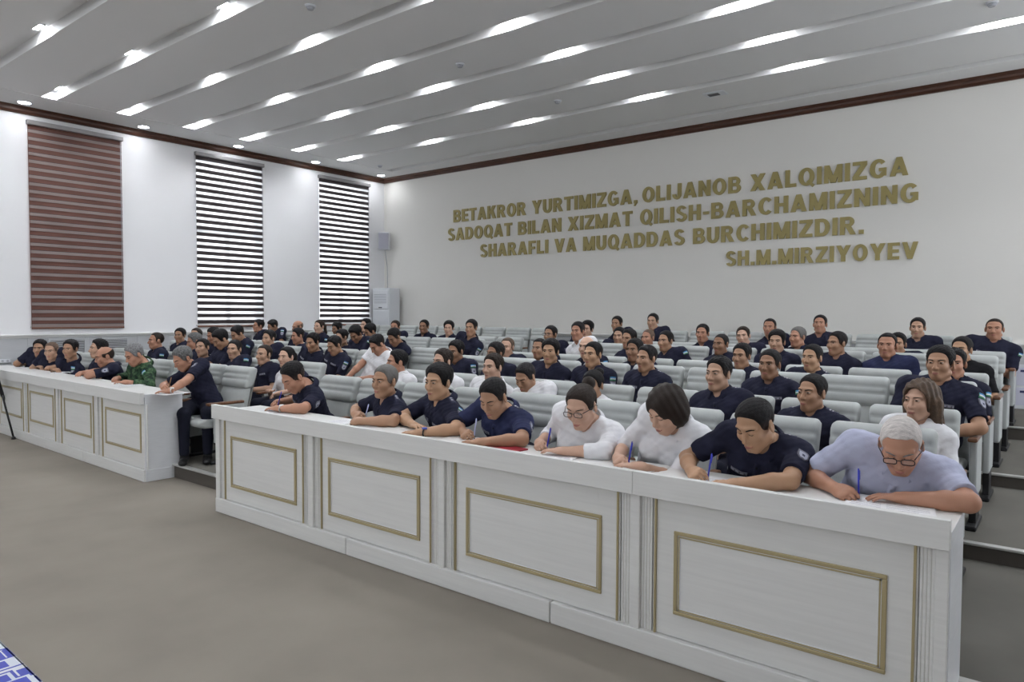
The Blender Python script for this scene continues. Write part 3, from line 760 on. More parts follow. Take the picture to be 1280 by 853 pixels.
class Vol:
    """a signed-distance grid that shapes are blended into, then surfaced"""
    def __init__(s, lo, hi, h):
        s.lo = np.asarray(lo, float); s.h = h
        s.n = np.maximum(4, np.ceil((np.asarray(hi) - s.lo) / h).astype(int) + 1)
        s.A = np.full(s.n, .06, np.float32)
    def win(s, lo, hi):
        a = np.clip(np.floor((np.asarray(lo) - s.lo) / s.h).astype(int), 0, s.n); b = np.clip(np.ceil((np.asarray(hi) - s.lo) / s.h).astype(int) + 1, 0, s.n)
        return a, b
    def grid(s, a, b):
        ax = [(s.lo[i] + s.h * np.arange(a[i], b[i])).astype(np.float32) for i in range(3)]
        return ax[0][:, None, None], ax[1][None, :, None], ax[2][None, None, :]
    def blend(s, d, a, b, k, op):
        sl = (slice(a[0], b[0]), slice(a[1], b[1]), slice(a[2], b[2])); A = s.A[sl]
        if op == 'add':
            m = np.minimum(A, d)
            if k > 0: h = np.maximum(k - np.abs(A - d), 0); m = m - h * h * (.25 / k)
        else:
            m = np.maximum(A, -d)
            if k > 0: h = np.maximum(k - np.abs(A + d), 0); m = m + h * h * (.25 / k)
        s.A[sl] = m
    def cone(s, p, q, r0, r1, k=.02, op='add', cut=None):
        p = np.asarray(p, float); q = np.asarray(q, float); m = max(r0, r1) + .05
        a, b = s.win(np.minimum(p, q) - m, np.maximum(p, q) + m)
        if np.any(b <= a): return
        X, Y, Z = s.grid(a, b); d = q - p; L = float(d @ d) + 1e-9
        x, y, z = X - np.float32(p[0]), Y - np.float32(p[1]), Z - np.float32(p[2])
        t = np.clip((x * np.float32(d[0]) + y * np.float32(d[1]) + z * np.float32(d[2])) / np.float32(L), 0, 1)
        D = np.sqrt((x - t * np.float32(d[0])) ** 2 + (y - t * np.float32(d[1])) ** 2 + (z - t * np.float32(d[2])) ** 2) - (r0 + t * np.float32(r1 - r0))
        if cut is not None:
            cp, cn = cut
            D = np.maximum(D, (X - np.float32(cp[0])) * np.float32(cn[0]) + (Y - np.float32(cp[1])) * np.float32(cn[1]) + (Z - np.float32(cp[2])) * np.float32(cn[2]))
        s.blend(D, a, b, k, op)
    def ell(s, c, r, R=None, k=.02, op='add'):
        c = np.asarray(c, float); r = np.asarray(r, float); m = max(r) + .05
        a, b = s.win(c - m, c + m)
        if np.any(b <= a): return
        X, Y, Z = s.grid(a, b); x, y, z = X - np.float32(c[0]), Y - np.float32(c[1]), Z - np.float32(c[2])
        if R is not None:
            R = np.asarray(R, np.float32)
            u = R[0, 0] * x + R[1, 0] * y + R[2, 0] * z; v = R[0, 1] * x + R[1, 1] * y + R[2, 1] * z; w = R[0, 2] * x + R[1, 2] * y + R[2, 2] * z
        else: u, v, w = x, y, z
        r = r.astype(np.float32)
        k0 = np.sqrt((u / r[0]) ** 2 + (v / r[1]) ** 2 + (w / r[2]) ** 2); k1 = np.sqrt((u / r[0] ** 2) ** 2 + (v / r[1] ** 2) ** 2 + (w / r[2] ** 2) ** 2)
        s.blend(k0 * (k0 - 1) / (k1 + 1e-6), a, b, k, op)
    def plane(s, p, n):
        X, Y, Z = s.grid(np.zeros(3, int), s.n)
        s.A = np.maximum(s.A, ((X - np.float32(p[0])) * np.float32(n[0]) + (Y - np.float32(p[1])) * np.float32(n[1]) + (Z - np.float32(p[2])) * np.float32(n[2])))
    def sample(s, P):
        q = (np.asarray(P, float) - s.lo) / s.h; q = np.clip(q, 0, s.n - 1.001); i = q.astype(int); f = q - i; out = 0
        for dx in (0, 1):
            for dy in (0, 1):
                for dz in (0, 1):
                    w = (f[..., 0] if dx else 1 - f[..., 0]) * (f[..., 1] if dy else 1 - f[..., 1]) * (f[..., 2] if dz else 1 - f[..., 2])
                    out = out + w * s.A[i[..., 0] + dx, i[..., 1] + dy, i[..., 2] + dz]
        return out
    def surface(s):
        A = s.A; I = A < 0
        n = [v - 1 for v in A.shape]
        cnt = np.zeros(n, np.int8)
        offs = [(i, j, k) for i in (0, 1) for j in (0, 1) for k in (0, 1)]
        for o in offs: cnt += I[o[0]:o[0] + n[0], o[1]:o[1] + n[1], o[2]:o[2] + n[2]]
        idx = np.argwhere((cnt > 0) & (cnt < 8)); M = len(idx)
        val = np.stack([A[idx[:, 0] + o[0], idx[:, 1] + o[1], idx[:, 2] + o[2]] for o in offs], 1)
        acc = np.zeros((M, 3)); c = np.zeros(M)
        O = np.array(offs, float)
        for i in range(8):
            for j in range(i + 1, 8):
                if np.abs(O[i] - O[j]).sum() == 1:
                    m = (val[:, i] < 0) != (val[:, j] < 0); t = np.where(m, val[:, i] / (val[:, i] - val[:, j] + 1e-20), 0)
                    acc += np.where(m[:, None], O[i] + t[:, None] * (O[j] - O[i]), 0); c += m
        V = s.lo + s.h * (idx + acc / c[:, None])
        num = np.full(n, -1, np.int32); num[idx[:, 0], idx[:, 1], idx[:, 2]] = np.arange(M)
        F = []
        for ax in range(3):
            sl0 = [slice(1, n[i]) for i in range(3)]; sl0[ax] = slice(0, n[ax]); sl1 = list(sl0); sl1[ax] = slice(1, n[ax] + 1)
            a = I[tuple(sl0)]; b = I[tuple(sl1)]
            e = np.argwhere(a != b)
            if not len(e): continue
            st = np.array([1, 1, 1]); st[ax] = 0
            e = e + st; u, v = (ax + 1) % 3, (ax + 2) % 3
            du = np.zeros(3, int); du[u] = 1; dv = np.zeros(3, int); dv[v] = 1
            g = lambda p: num[p[:, 0], p[:, 1], p[:, 2]]
            q = np.stack([g(e - du - dv), g(e - dv), g(e), g(e - du)], 1)
            ins = a[tuple((e - st).T)]
            q[~ins] = q[~ins][:, ::-1]
            F.append(q)
        return V, np.concatenate(F)

# ---- head: face towards -y, origin at the middle of the head
class Scaled:
    def __init__(s, V, f): s.V, s.f = V, f
    def ell(s, c, r, R=None, k=.02, op='add'): s.V.ell(c, np.asarray(r) * s.f, R, k, op)
    def cone(s, p, q, r0, r1, k=.02, op='add'): s.V.cone(p, q, r0 * s.f, r1 * s.f, k, op)
def head_prims(V, H, R, wide=1.0, fem=False, k=.014, fine=True, hs=1.0):
    T = lambda p: H + R @ np.array([p[0] * wide, p[1], p[2]]) * hs
    V = Scaled(V, hs)
    V.ell(T((0, .014, .034)), (.074 * wide, .094, .085), R, .01)
    V.ell(T((0, -.028, -.030)), (.060 * wide, .062, .082), R, .02)
    V.ell(T((0, -.055, -.096)), (.027 * wide, .022, .020), R, .026)
    for s in (-1, 1):
        V.cone(T((s * .050, .004, -.062)), T((s * .018, -.064, -.098)), .022 if not fem else .018, .015, .022)
        V.ell(T((s * .038, -.060, -.020)), (.024, .026, .026), R, .02)
        V.cone(T((s * .012, -.080, .030)), T((s * .046, -.066, .030)), .012, .009, .014)
    V.cone(T((0, -.074, -.074)), T((0, -.076, -.048)), .018, .018, .02)
    for s in (-1, 1): V.ell(T((s * .031, -.098, .011)), (.017, .016, .011), R, .012, 'sub')
    V.cone(T((0, -.084, .018)), T((0, -.105, -.026)), .0085, .0125, .009)
    for s in (-1, 1): V.ell(T((s * .012, -.094, -.030)), (.009, .010, .008), R, .007)
    for s in (-1, 1):
        V.ell(T((s * .077, .014, -.004)), (.010, .021, .032), R @ rotz(s * .35), .006)
        if fine: V.ell(T((s * .0875, .010, .0)), (.006, .011, .019), R @ rotz(s * .35), .006, 'sub')
    if fine:
        V.ell(T((0, -.093, -.0575)), (.022, .0075, .0055), R, .005); V.ell(T((0, -.092, -.0685)), (.019, .0085, .0065), R, .005)
        for s in (-1, 1):
            V.ell(T((s * .031, -.0775, .012)), (.0145, .0125, .0115), R, .004)

def hairline(y, back=0.0, temple=0.0):
    t = temple
    return np.interp(y, [-.11, -.075, -.062, -.050 + t * .3, -.041 + t * .4, -.035 + t * .3, -.029 + t * .2, -.014, .001, .008, .034, .044, .065, .11],
                     [.094, .089, .083, .067 + t * .3, .036 + t * .2, .006, -.012, -.020, -.019, .024, .022, -.018, -.060, -.072]) + back

HAIR_CACHE = {}
def hair_mesh(style, wide):
    key = (style, wide)
    if key in HAIR_CACHE: return HAIR_CACHE[key]
    h = .0045 if style not in ('bob', 'long', 'pony') else .0055
    lo = np.array([-.15, -.14, -.30 if style in ('long', 'pony') else -.17]); hi = np.array([.15, .26 if style == 'pony' else .19, .17])
    V = Vol(lo, hi, h)
    I3 = np.eye(3); w = wide
    X, Y, Z = V.grid(np.zeros(3, int), V.n)
    def shell(th_side, th_top, z0=.0, z1=.10, c=(0, .014, .034), r=(.074, .094, .085), taper=.85):
        t = np.clip((Z - z0) / (z1 - z0), 0, 1); t = t * t * (3 - 2 * t); th = th_side + (th_top - th_side) * t
        g = hairline(V.lo[1] + V.h * np.arange(V.n[1])).astype(np.float32)[None, :, None]
        th = th * (1 - taper + taper * np.clip((Z - g) / .034, 0, 1))         # thins out towards the hairline
        k0 = np.sqrt(((X - c[0]) / (r[0] * w + th)) ** 2 + ((Y - c[1]) / (r[1] + th)) ** 2 + ((Z - c[2]) / (r[2] + th)) ** 2)
        return (k0 - 1) * .085
    def hl(back=0., temple=0.):
        y = (V.lo[1] + V.h * np.arange(V.n[1])); g = hairline(y, back, temple).astype(np.float32)[None, :, None]
        return (g - Z) * .8
    tuft = .0022 * (np.sin(X * 210 + 3 * np.sin(Z * 90)) * np.sin(Y * 170 + 1.3))
    if style == 'short': D = np.maximum(shell(.006, .018, taper=.65) + tuft, hl())
    elif style == 'crew': D = np.maximum(shell(.005, .013, taper=.75) + tuft * .5, hl(.002))
    elif style == 'full': D = np.maximum(shell(.009, .026, taper=.45) + tuft * .6, hl(-.006))
    elif style == 'buzz': D = np.maximum(shell(.0025, .0045), hl(.002, .012))
    elif style == 'receding': D = np.maximum(shell(.0045, .010) + tuft * .5, hl(.006, .045))
    elif style == 'bald':
        D = np.maximum(shell(.0045, .006) + tuft * .4, hl(.0)); D = np.maximum(D, (Z - (.045 + .35 * np.maximum(Y - .02, 0))) * .8); D = np.maximum(D, -(Y + .035))
    elif style == 'thin':
        D = np.maximum(shell(.0012, .0022) + tuft * .25 - .0028 * np.clip((Y + .075) / .05, 0, 1), hl(.006, .030))
    elif style == 'bun':
        D = np.maximum(shell(.007, .012) + tuft * .4, hl(.004)); D = np.minimum(D, np.sqrt((X) ** 2 + ((Y - .128) / 1.0) ** 2 + (Z - .085) ** 2) - .040)
    elif style == 'pony':
        D = np.maximum(shell(.007, .013) + tuft * .4, hl(.0))
        V.A = D.astype(np.float32); V.cone((0, .10, .045), (0, .135, .02), .03, .028, .02); V.cone((0, .135, .02), (.02, .14, -.10), .03, .026, .02); V.cone((.02, .14, -.10), (.02, .12, -.24), .026, .010, .02); D = V.A
    elif style in ('bob', 'long'):
        V.A = shell(.014, .022, -.05, .08, taper=0).astype(np.float32)
        if style == 'bob': V.ell((0, .035, -.015), (.098 * w, .088, .115), None, .03)
        else:
            V.ell((0, .045, -.02), (.106 * w, .082, .115), None, .03); V.ell((0, .072, -.12), (.100 * w, .052, .10), None, .03)
            for s in (-1, 1): V.cone((s * .088, .02, .0), (s * .095, .035, -.15), .030, .022, .02)
        D = V.A + ((.003 if style == 'bob' else .006) * np.sin(X * 90 + Y * 60) * np.sin(Y * 95 + Z * 25)).astype(np.float32)
        face = np.sqrt(((X - .008) / (.070 * w)) ** 2 + ((Y + .10) / .108) ** 2 + ((Z + .012) / .100) ** 2) - 1
        if style == 'bob': # heavier fringe falling to the left side of the face
            face = np.sqrt(((X + .012) / (.056 * w)) ** 2 + ((Y + .10) / .085) ** 2 + ((Z + .035) / .098) ** 2) - 1
        D = np.maximum(D, -face * .07); D = np.maximum(D, -(Z + (.115 if style == 'bob' else .215)))
        D = np.maximum(D, -(Y + .085 - .0 * Z))
    V.A = np.ascontiguousarray(np.broadcast_to(D, V.n).astype(np.float32))
    v, f = V.surface()
    HAIR_CACHE[key] = (v, f); return HAIR_CACHE[key]
HAIR_ME = {}
def hair_obj(style, colour, wide, parent, H, R, hs=1.0):
    R = R * hs
    key = (style, colour, wide)
    if key not in HAIR_ME:
        v, f = hair_mesh(style, wide); HAIR_ME[key] = quads_mesh('hair', v, f, HAIRM[colour])
    o = link(bpy.data.objects.new('hair', HAIR_ME[key]), parent)
    M = Matrix([list(R[0]) + [H[0]], list(R[1]) + [H[1]], list(R[2]) + [H[2]], [0, 0, 0, 1]]); o.matrix_local = M
    return o

def project(V, P, D, off, far=.2):
    """slide points P along D until they meet the surface of V, then stand off a little"""
    t = np.zeros(len(P))
    for _ in range(60):
        d = V.sample(P + D * t[:, None]); t = np.minimum(t + np.clip(d * .7, -.004, .02), far)
    return P + D * (t - off)[:, None]

def patch(V, c, D, U, Wd, w, h, nu, nv, name, mats, pick, parent, off=.003, shape=None):
    """a small cloth or skin patch laid on a surface; pick(u,v) -> material index or None"""
    D = nrm(D); us = np.linspace(-.5, .5, nu + 1); vs = np.linspace(-.5, .5, nv + 1)
    P = np.array([c - D * .10 + U * (u * w) + Wd * (v * h) for v in vs for u in us])
    if shape is not None:
        P = np.array([c - D * .10 + U * (shape(u, v)[0] * w) + Wd * (shape(u, v)[1] * h) for v in vs for u in us])
    Q = project(V, P, D, off); B = project(V, P, D, -.002)
    F = []; mi = []; n = nu + 1; N = len(P)
    for j in range(nv):
        for i in range(nu):
            F.append((j * n + i, j * n + i + 1, (j + 1) * n + i + 1, (j + 1) * n + i)); mi.append(pick((i + .5) / nu, (j + .5) / nv))
    rim = [i for i in range(nu)] + [j * n + nu for j in range(nv)] + [nv * n + nu - i for i in range(nu)] + [(nv - j) * n for j in range(nv)]
    for a, b in zip(rim, rim[1:] + rim[:1]): F.append((b, a, a + N, b + N)); mi.append(mi[0])
    me = quads_mesh(name, np.concatenate([Q, B]), F, mats, mi)
    return link(bpy.data.objects.new(name, me), parent)

# ---- hands
FING = [(.030, .072, .0085), (.010, .080, .0088), (-.010, .075, .0084), (-.029, .060, .0074)]
CURL = dict(flat=((6, 14, 12), (6, 14, 12), (8, 14, 12), (10, 16, 12)), relaxed=((18, 34, 26), (22, 38, 28), (26, 40, 30), (28, 40, 30)),
            pen=((42, 52, 26), (48, 62, 34), (58, 72, 42), (62, 76, 46)), fist=((60, 80, 50), (62, 82, 50), (64, 82, 50), (66, 82, 50)), clasp=((40, 60, 35), (40, 60, 35), (42, 60, 35), (44, 60, 35)))
def hand(V, W, f, t, n, pose, sc_=1.0, k=.007):
    f, t, n = nrm(f), nrm(t), nrm(n); P = lambda a, b, c: W + (f * a + t * b + n * c) * sc_
    R = np.stack([f, t, n], 1)
    V.cone(P(-.02, 0, 0), P(.03, 0, 0), .024 * sc_, .025 * sc_, .015)
    V.ell(P(.050, .0, .002), np.array([.050, .040, .0155]) * sc_, R, .016)
    V.cone(P(.02, .026, .008), P(.052, .036, .012), .016 * sc_, .012 * sc_, .012)
    tips = []
    for (off, L, r), cu in zip(FING, CURL[pose]):
        p = P(.082 - abs(off) * .25, off, 0); a = 0; fan = off * (1.5 if pose == 'flat' else .3)
        for seg, (ln, an) in enumerate(zip((.46, .30, .26), cu)):
            a += math.radians(an); d = nrm(f * math.cos(a) + n * math.sin(a) + t * fan)
            q = p + d * L * ln * sc_ * 1.02
            V.cone(p, q, (r - seg * .0007) * sc_, (r - (seg + 1) * .0007) * sc_, k if seg == 0 else .004); p = q
        tips.append(p)
    if pose in ('pen', 'fist', 'clasp'): ds = [nrm(f * .75 + t * .35 + n * .55), nrm(f * .9 - t * .15 + n * .4), nrm(f * .9 - t * .35 + n * .25)]
    else: ds = [nrm(f * .55 + t * .75 + n * .25), nrm(f * .85 + t * .45 + n * .12), nrm(f * .95 + t * .15)]
    p = P(.030, .030, .006)
    for d, ln, r in zip(ds, (.036, .030, .026), (.0115, .0100, .0088)):
        q = p + d * ln * sc_; V.cone(p, q, r * sc_, (r - .001) * sc_, .006); p = q
    tips.append(p)
    return tips

def ik(S, Wt, l1, l2, pole):
    d = Wt - S; L = np.linalg.norm(d); m = (l1 + l2) * .995
    if L > m: sc_ = L / m; l1 *= sc_; l2 *= sc_
    u = d / L; a = (l1 * l1 - l2 * l2 + L * L) / (2 * L); hgt = math.sqrt(max(l1 * l1 - a * a, 0)); p = pole - u * (pole @ u); p = nrm(p)
    return S + u * a + p * hgt

# ---- trousers and shoes, one shape for everyone who sits
def seated_legs():
    V = Vol((-.32, -.62, -.02), (.32, .34, .78), .011)
    V.ell((0, .12, .565), (.175, .14, .115), None, .03)
    for s in (-1, 1):
        V.cone((s * .09, .08, .555), (s * .115, -.34, .535), .088, .066, .04); V.cone((s * .115, -.345, .525), (s * .115, -.36, .10), .064, .048, .03)
    V.plane((0, 0, .09), (0, 0, -1)); V.plane((0, 0, .70), (0, 0, 1))
    v, f = V.surface(); t = quads_mesh('trousers', v, f, M_TROU)
    V = Vol((.02, -.60, -.01), (.22, -.25, .16), .008)
    V.cone((.115, -.345, .10), (.115, -.35, .055), .045, .045, .02); V.ell((.115, -.42, .038), (.046, .125, .036), None, .03); V.ell((.118, -.50, .03), (.044, .05, .028), None, .02)
    V.plane((0, 0, .004), (0, 0, -1))
    v, f = V.surface(); sl = quads_mesh('shoe', v, f, M_SHOE); v2 = v * np.array([-1, 1, 1]); sr = quads_mesh('shoe', v2, f[:, ::-1], M_SHOE)
    return t, sl, sr
LEGS = seated_legs()

NPEOPLE = 0
def person(X, hx, hy, hz, row, yaw=0., pitch=0., roll=0., skin='tan', hair=('short', 'fade'), shirt='navy', wide=1.0, fem=False, res=.008, arms='lap',
           L=None, R=None, sleeve=.76, byaw=None, brows='black', patches='sf', label='', build=1.0, lookdown=False, poseL='relaxed', poseR='relaxed', sx=None, hip=None, collar=True, legrot=0.0, group=None,
           extras=(), hs=1.05, elbL=None, elbR=None, fdirL=None, fdirR=None):
    """X: seat centre; (hx,hy,hz): middle of the head in the room; hands L and R in the room"""
    z0 = ROWZ[row]; oy = ROWY[row]
    root = empty('person', (X, oy, z0)); tag(root, label, 'person', group)
    O = np.array([X, oy, z0])
    H = np.array([hx, hy, hz]) - O
    yaw, pitch, roll = math.radians(yaw), math.radians(pitch), math.radians(roll)
    by = yaw * .3 if byaw is None else math.radians(byaw)
    Rh = rotz(yaw) @ rotx(pitch) @ roty(roll) * 1.0
    lat = rotz(by) @ np.array([1., 0, 0])
    P = np.array([0.0, .12, .55]) if hip is None else np.asarray(hip, float)
    J = H + Rh @ np.array([0, .030, -.075]) * hs
    u = nrm((J - P) + np.array([0, 0, .10]))
    bow = math.sin(max(0.0, pitch)) * (1.0 if row == 0 else .7)
    hf = rotz(by) @ np.array([0, -1., 0])
    N = J - .072 * nrm(.7 * u + .3 * np.array([0, 0, 1]) + hf * 1.9 * bow)
    u = nrm(N - P)
    lat = nrm(lat - u * (lat @ u)); fw = np.cross(u, lat); fw = nrm(fw)          # forward = out of the chest
    if fw[1] > 0: fw = -fw
    RT = np.stack([lat, -fw, u], 1)
    sw = (.178 if not fem else .152) * build
    SC = N - u * (.058 - .040 * min(1, bow * 2)) + fw * .004
    SL, SR = SC + lat * sw, SC - lat * sw
    TL = np.linalg.norm(N - P)
    # --- arms
    ua, fa = .285, .255
    arms_ = []
    for side, S, Wt, pose, eb, fd in ((1, SL, L, poseL, elbL, fdirL), (-1, SR, R, poseR, elbR, fdirR)):
        if Wt is None:
            Wt = np.array([side * .10 + .0, -.17, .665]); pole = np.array([side * .7, .6, -.5]); pose = 'relaxed'
        else:
            Wt = np.asarray(Wt, float) - O; pole = np.array([side * 1.0, -.10, -.30])
        if row == 0 and fd is None and L is not None: fd = (-.95 * side, -.16, 0) if pose != 'pen' else (-.62 * side, -.62, 0)
        if eb is not None: pole = np.asarray(eb, float)
        E = ik(S, Wt, ua, fa, pole)
        if L is not None and row == 0 and eb is None:      # the elbow rests on the desk, or as near to it as the arm allows
            zd = DESK_Z - z0 + (.045 if X > -6.5 else .056)
            best = None
            for th in np.radians(np.arange(0, 116, 5)):
                e = ik(S, Wt, ua, fa, side * lat * math.cos(th) + np.array([0, .12, -1.0]) * math.sin(th))
                c_ = abs(e[2] - zd) + (.4 * (zd - e[2]) if e[2] < zd else 0)
                if best is None or c_ < best[0] - 1e-4: best = (c_, e)
            E = best[1]; E[2] = max(E[2], zd) if E[1] < -.25 else E[2]
        f = nrm(Wt - E)
        if fd is not None: f = nrm(np.asarray(fd, float) * .7 + f * .3)
        f = nrm(np.array([f[0], f[1], f[2] * .3])) if (row == 0) else f
        t = -side * lat; t = nrm(t - f * (t @ f)); n = np.cross(f, t); n = n if n[2] < 0 else -n
        if row == 0 and L is not None:      # palm down on the desk, thumb towards the body
            t = nrm(side * np.cross(f, np.array([0, 0, 1.]))); n = np.cross(f, t); n = n if n[2] < 0 else -n
        if pose == 'pen' or pose == 'clasp':
            t2 = nrm(t * .75 + np.array([0, 0, 1]) * .65); t2 = nrm(t2 - f * (t2 @ f)); n2 = np.cross(f, t2); n = n2 if n2 @ n > 0 else -n2; t = t2
        arms_.append((side, S, E, Wt, f, t, n, pose))
    pts = np.array([P - .2, P + .2, H - .15, H + .17, N] + [a[2] - .07 for a in arms_] + [a[2] + .07 for a in arms_] + [a[3] + a[4] * .2 - .05 for a in arms_] + [a[3] + .06 for a in arms_] + [a[3] - .06 for a in arms_] + [SL + .1, SR - .1])
    V = Vol(pts.min(0) - .02, pts.max(0) + .02, res)
    def torso(V, e):
        b = build
        V.ell(P + u * TL * .10, np.array([.165 * b, .125 * b, .13]) + e, RT, .03)
        V.ell(P + u * TL * .36 + fw * .008 * b, np.array([.155 * b, .118 * b * b, .16]) + e, RT, .04)
        V.ell(P + u * TL * .68, np.array([.166 * b, .108 * b, .17]) + e, RT, .04)
        V.cone(SC - lat * sw * .8, SC + lat * sw * .8, .062 * b + e, .062 * b + e, .05)
        for s in (-1, 1):
            V.ell(SC + lat * s * sw, np.array([.066, .066, .066]) * (.5 + .5 * b) + e, None, .03)
            V.cone(N + lat * s * .03 + u * .02, SC + lat * s * sw * .75 + u * .025, .040 + e * .5, .042 + e, .035)
            if fem: V.ell(P + u * TL * .62 + lat * s * .075 + fw * .085, np.array([.068, .06, .065]) + e, RT, .035)
            else: V.ell(P + u * TL * .72 + lat * s * .075 + fw * .07, np.array([.075, .05, .07]) * b + e, RT, .04)
    torso(V, 0.0)
    nr = (.058 if not fem else .048) * (.6 + .4 * build)
    V.cone(N - u * .03, J + Rh @ np.array([0, -.005, .02]), nr * 1.04, nr * .96, .03)
    head_prims(V, H, Rh, wide, fem, fine=res < .0065, hs=hs)
    tips = {}
    af = (.88 if fem else 1.0) * (.75 + .25 * build)
    for side, S, E, Wt, f, t, n, pose in arms_:
        V.cone(S, E, .052 * af, .043 * af, .02)
        Em = E + (Wt - E) * .35
        V.cone(E, Em, .044 * af, .043 * af, .015); V.cone(Em, Wt, .043 * af, .027 * af, .015)
        tips[side] = hand(V, Wt, f, t, n, pose, .92 if fem else 1.0)
    v, f_ = V.surface()
    body = link(bpy.data.objects.new('body', quads_mesh('body', v, f_, M_SKIN[skin])), root)
    # --- shirt
    rs = max(res, .0055) if res < .0075 else res * 1.15
    SV = Vol(np.minimum(pts.min(0), P - .25) - .02, pts.max(0) + .03, rs)
    torso(SV, .013)
    ends = []
    for side, S, E, Wt, f, t, n, pose in arms_:
        if sleeve <= 1: Q = S + (E - S) * sleeve; SV.cone(S, S + (E - S) * min(1, sleeve + .3), .066 * af, .060 * af, .025, cut=(Q, nrm(E - S))); ends.append(Q)
        else:
            Q = E + (Wt - E) * (sleeve - 1); SV.cone(S, E, .066 * af, .058 * af, .025); SV.cone(E, E + (Wt - E) * min(1, sleeve - .9), .059 * af, .050 * af, .02, cut=(Q, nrm(Wt - E))); ends.append(Q)
    SV.plane(P - u * .04 - np.array([0, 0, .03]), (0, 0, -1))
    # neck opening with an open front
    SV.cone(N - u * .005, N + u * .2, nr + .004, nr + .012, .008, 'sub')
    SV.cone(N + fw * .05 - u * .055, N + fw * .075 + u * .06, .012, .045, .008, 'sub')
    Xg, Yg, Zg = SV.grid(np.zeros(3, int), SV.n)
    ph = RNG.uniform(0, 6, 4)
    SV.A = SV.A + (.0026 * np.sin(Xg * 38 + Zg * 55 + ph[0]) * np.sin(Yg * 47 - Zg * 33 + ph[1]) + .0016 * np.sin(Xg * 95 - Zg * 70 + ph[2]) * np.sin(Yg * 80 + Zg * 60 + ph[3])).astype(np.float32)
    sv, sf = SV.surface()
    SM = dict(navy=M_NAVY, navyblue=M_NAVYB, white=M_WSHIRT, lilac=M_LILAC, camo=M_CAMO, black=M_BLACKC)[shirt]
    link(bpy.data.objects.new('shirt', quads_mesh('shirt', sv, sf, SM)), root)
    # --- collar: a folded band round the neck, open at the front
    if collar:
        nn = 26 if res < .0075 else 16; prof = [(nr + .010, .044), (nr + .015, .050), (nr + .028, .036), (nr + .050, .008), (nr + .048, .002), (nr + .026, .018), (nr + .014, .022)]
        CV = []; CF = []
        for i in range(nn + 1):
            a = math.radians(-90 + 28 + (360 - 56) * i / nn); front = max(0, -math.sin(a)); back = max(0, math.sin(a))
            for r_, z_ in prof:
                rr = r_ + .010 * front ** 2; zz = z_ - .045 * front ** 1.5 + .012 * back
                if z_ < .015: zz -= .022 * front ** 6
                CV.append(N + lat * math.cos(a) * rr + (-fw) * math.sin(a) * rr * 1.05 + u * (zz + .008))
        m = len(prof)
        for i in range(nn):
            for j in range(m): CF.append((i * m + j, i * m + (j + 1) % m, (i + 1) * m + (j + 1) % m, (i + 1) * m + j))
        link(bpy.data.objects.new('collar', quads_mesh('collar', CV, CF, SM)), root)
    # --- button placket down the chest
    if res < .0075 and not fem and shirt in ('navy', 'navyblue', 'white', 'lilac'):
        cc = P + u * TL * .66
        patch(SV, cc + fw * .12, -fw, lat, u, .030, .20, 2, 14, 'placket', [SM], lambda a, b: 0, root, .0035)
        for q in range(3): patch(SV, cc + fw * .12 + u * (.075 - .075 * q), -fw, lat, u, .010, .010, 2, 2, 'button', [M_PLIGHT if shirt in ('white', 'lilac') else M_BLACKC], lambda a, b: 0, root, .006)
    # --- lower body
    for nm, me in zip(('trousers', 'shoe', 'shoe'), LEGS): link(bpy.data.objects.new(nm, me), root).rotation_euler = (0, 0, math.radians(legrot))
    # --- hair and face
    if hair: hair_obj(hair[0], hair[1], wide, root, H, Rh, hs)
    B = HAIRM[brows]
    Df = Rh @ np.array([0, 1., 0]); Ux = Rh @ np.array([1., 0, 0]); Uz = Rh @ np.array([0, 0, 1.])
    hp = lambda x, y, z: H + Rh @ np.array([x * wide, y, z]) * hs
    of = .0022 if res < .0065 else .004
    for s in (-1, 1):
        patch(V, hp(s * .032, -.085, .030), Df, Ux, Uz, .041, .0075 if not fem else .0055, 6, 2, 'eyebrow', [B], lambda a, b: 0, root, of,
              lambda a, b, s=s: (a, b * (1 - .6 * max(0, s * a * 2)) + .55 * (-(a * 2) ** 2 * .8 + (s * a) * .9)))
        if lookdown:
            patch(V, hp(s * .031, -.088, .006), Df, Ux, Uz, .030, .0045, 6, 2, 'eyelid_line', [M_LASH], lambda a, b: 0, root, of * .7, lambda a, b: (a, b - 1.2 * (1 - (2 * a) ** 2)))
        else:
            def pick(a, b):
                if b > .72: return 2
                if abs(a - .5) < .24: return 1
                return 0
            patch(V, hp(s * .031, -.088, .0115), Df, Ux, Uz, .028, .0085, 9, 5, 'eye', [M_EYEW, M_IRIS, M_LASH], pick, root, of * .8, lambda a, b: (a, b * (1.05 - 1.6 * a * a * 2) if b < 0 else b * (1.1 - 2.4 * a * a)))
    patch(V, hp(0, -.09, -.063), Df, Ux, Uz, .046, .017, 8, 4, 'lips', [M_LIP], lambda a, b: 0, root, of * .5, lambda a, b: (a, b * (1.0 - 3.2 * a * a)))
    # --- insignia
    if patches:
        side, S, E = arms_[0][:3]
        ax = nrm(E - S); outd = (nrm(lat * .15 + fw * .90 + np.array([0, 0, .40])) if by > -.2 else nrm(lat * .95 + fw * .25 + np.array([0, 0, .25]))) if row == 0 else nrm(lat * .9 + fw * .55 + np.array([0, 0, .2])); outd = nrm(outd - ax * (outd @ ax)); uu = np.cross(ax, outd); uu = nrm(uu)
        uu = -uu if (uu @ fw) < 0 else uu
        if 's' in patches:
            patch(SV, S + ax * .105, -outd, uu, -ax, .062, .078, 8, 8, 'sleeve_badge', [M_PLIGHT, M_PDARK, M_PGREY], lambda a, b: 2 if (abs(a - .5) > .36 or b > .86 or b < .12) else (1 if (abs(a - .5) < .16 and .35 < b < .6) else 0), root, .004,
                  lambda a, b: (a * (1.0 if b > -.1 else 1.0 + (b + .1) * 1.6), b))
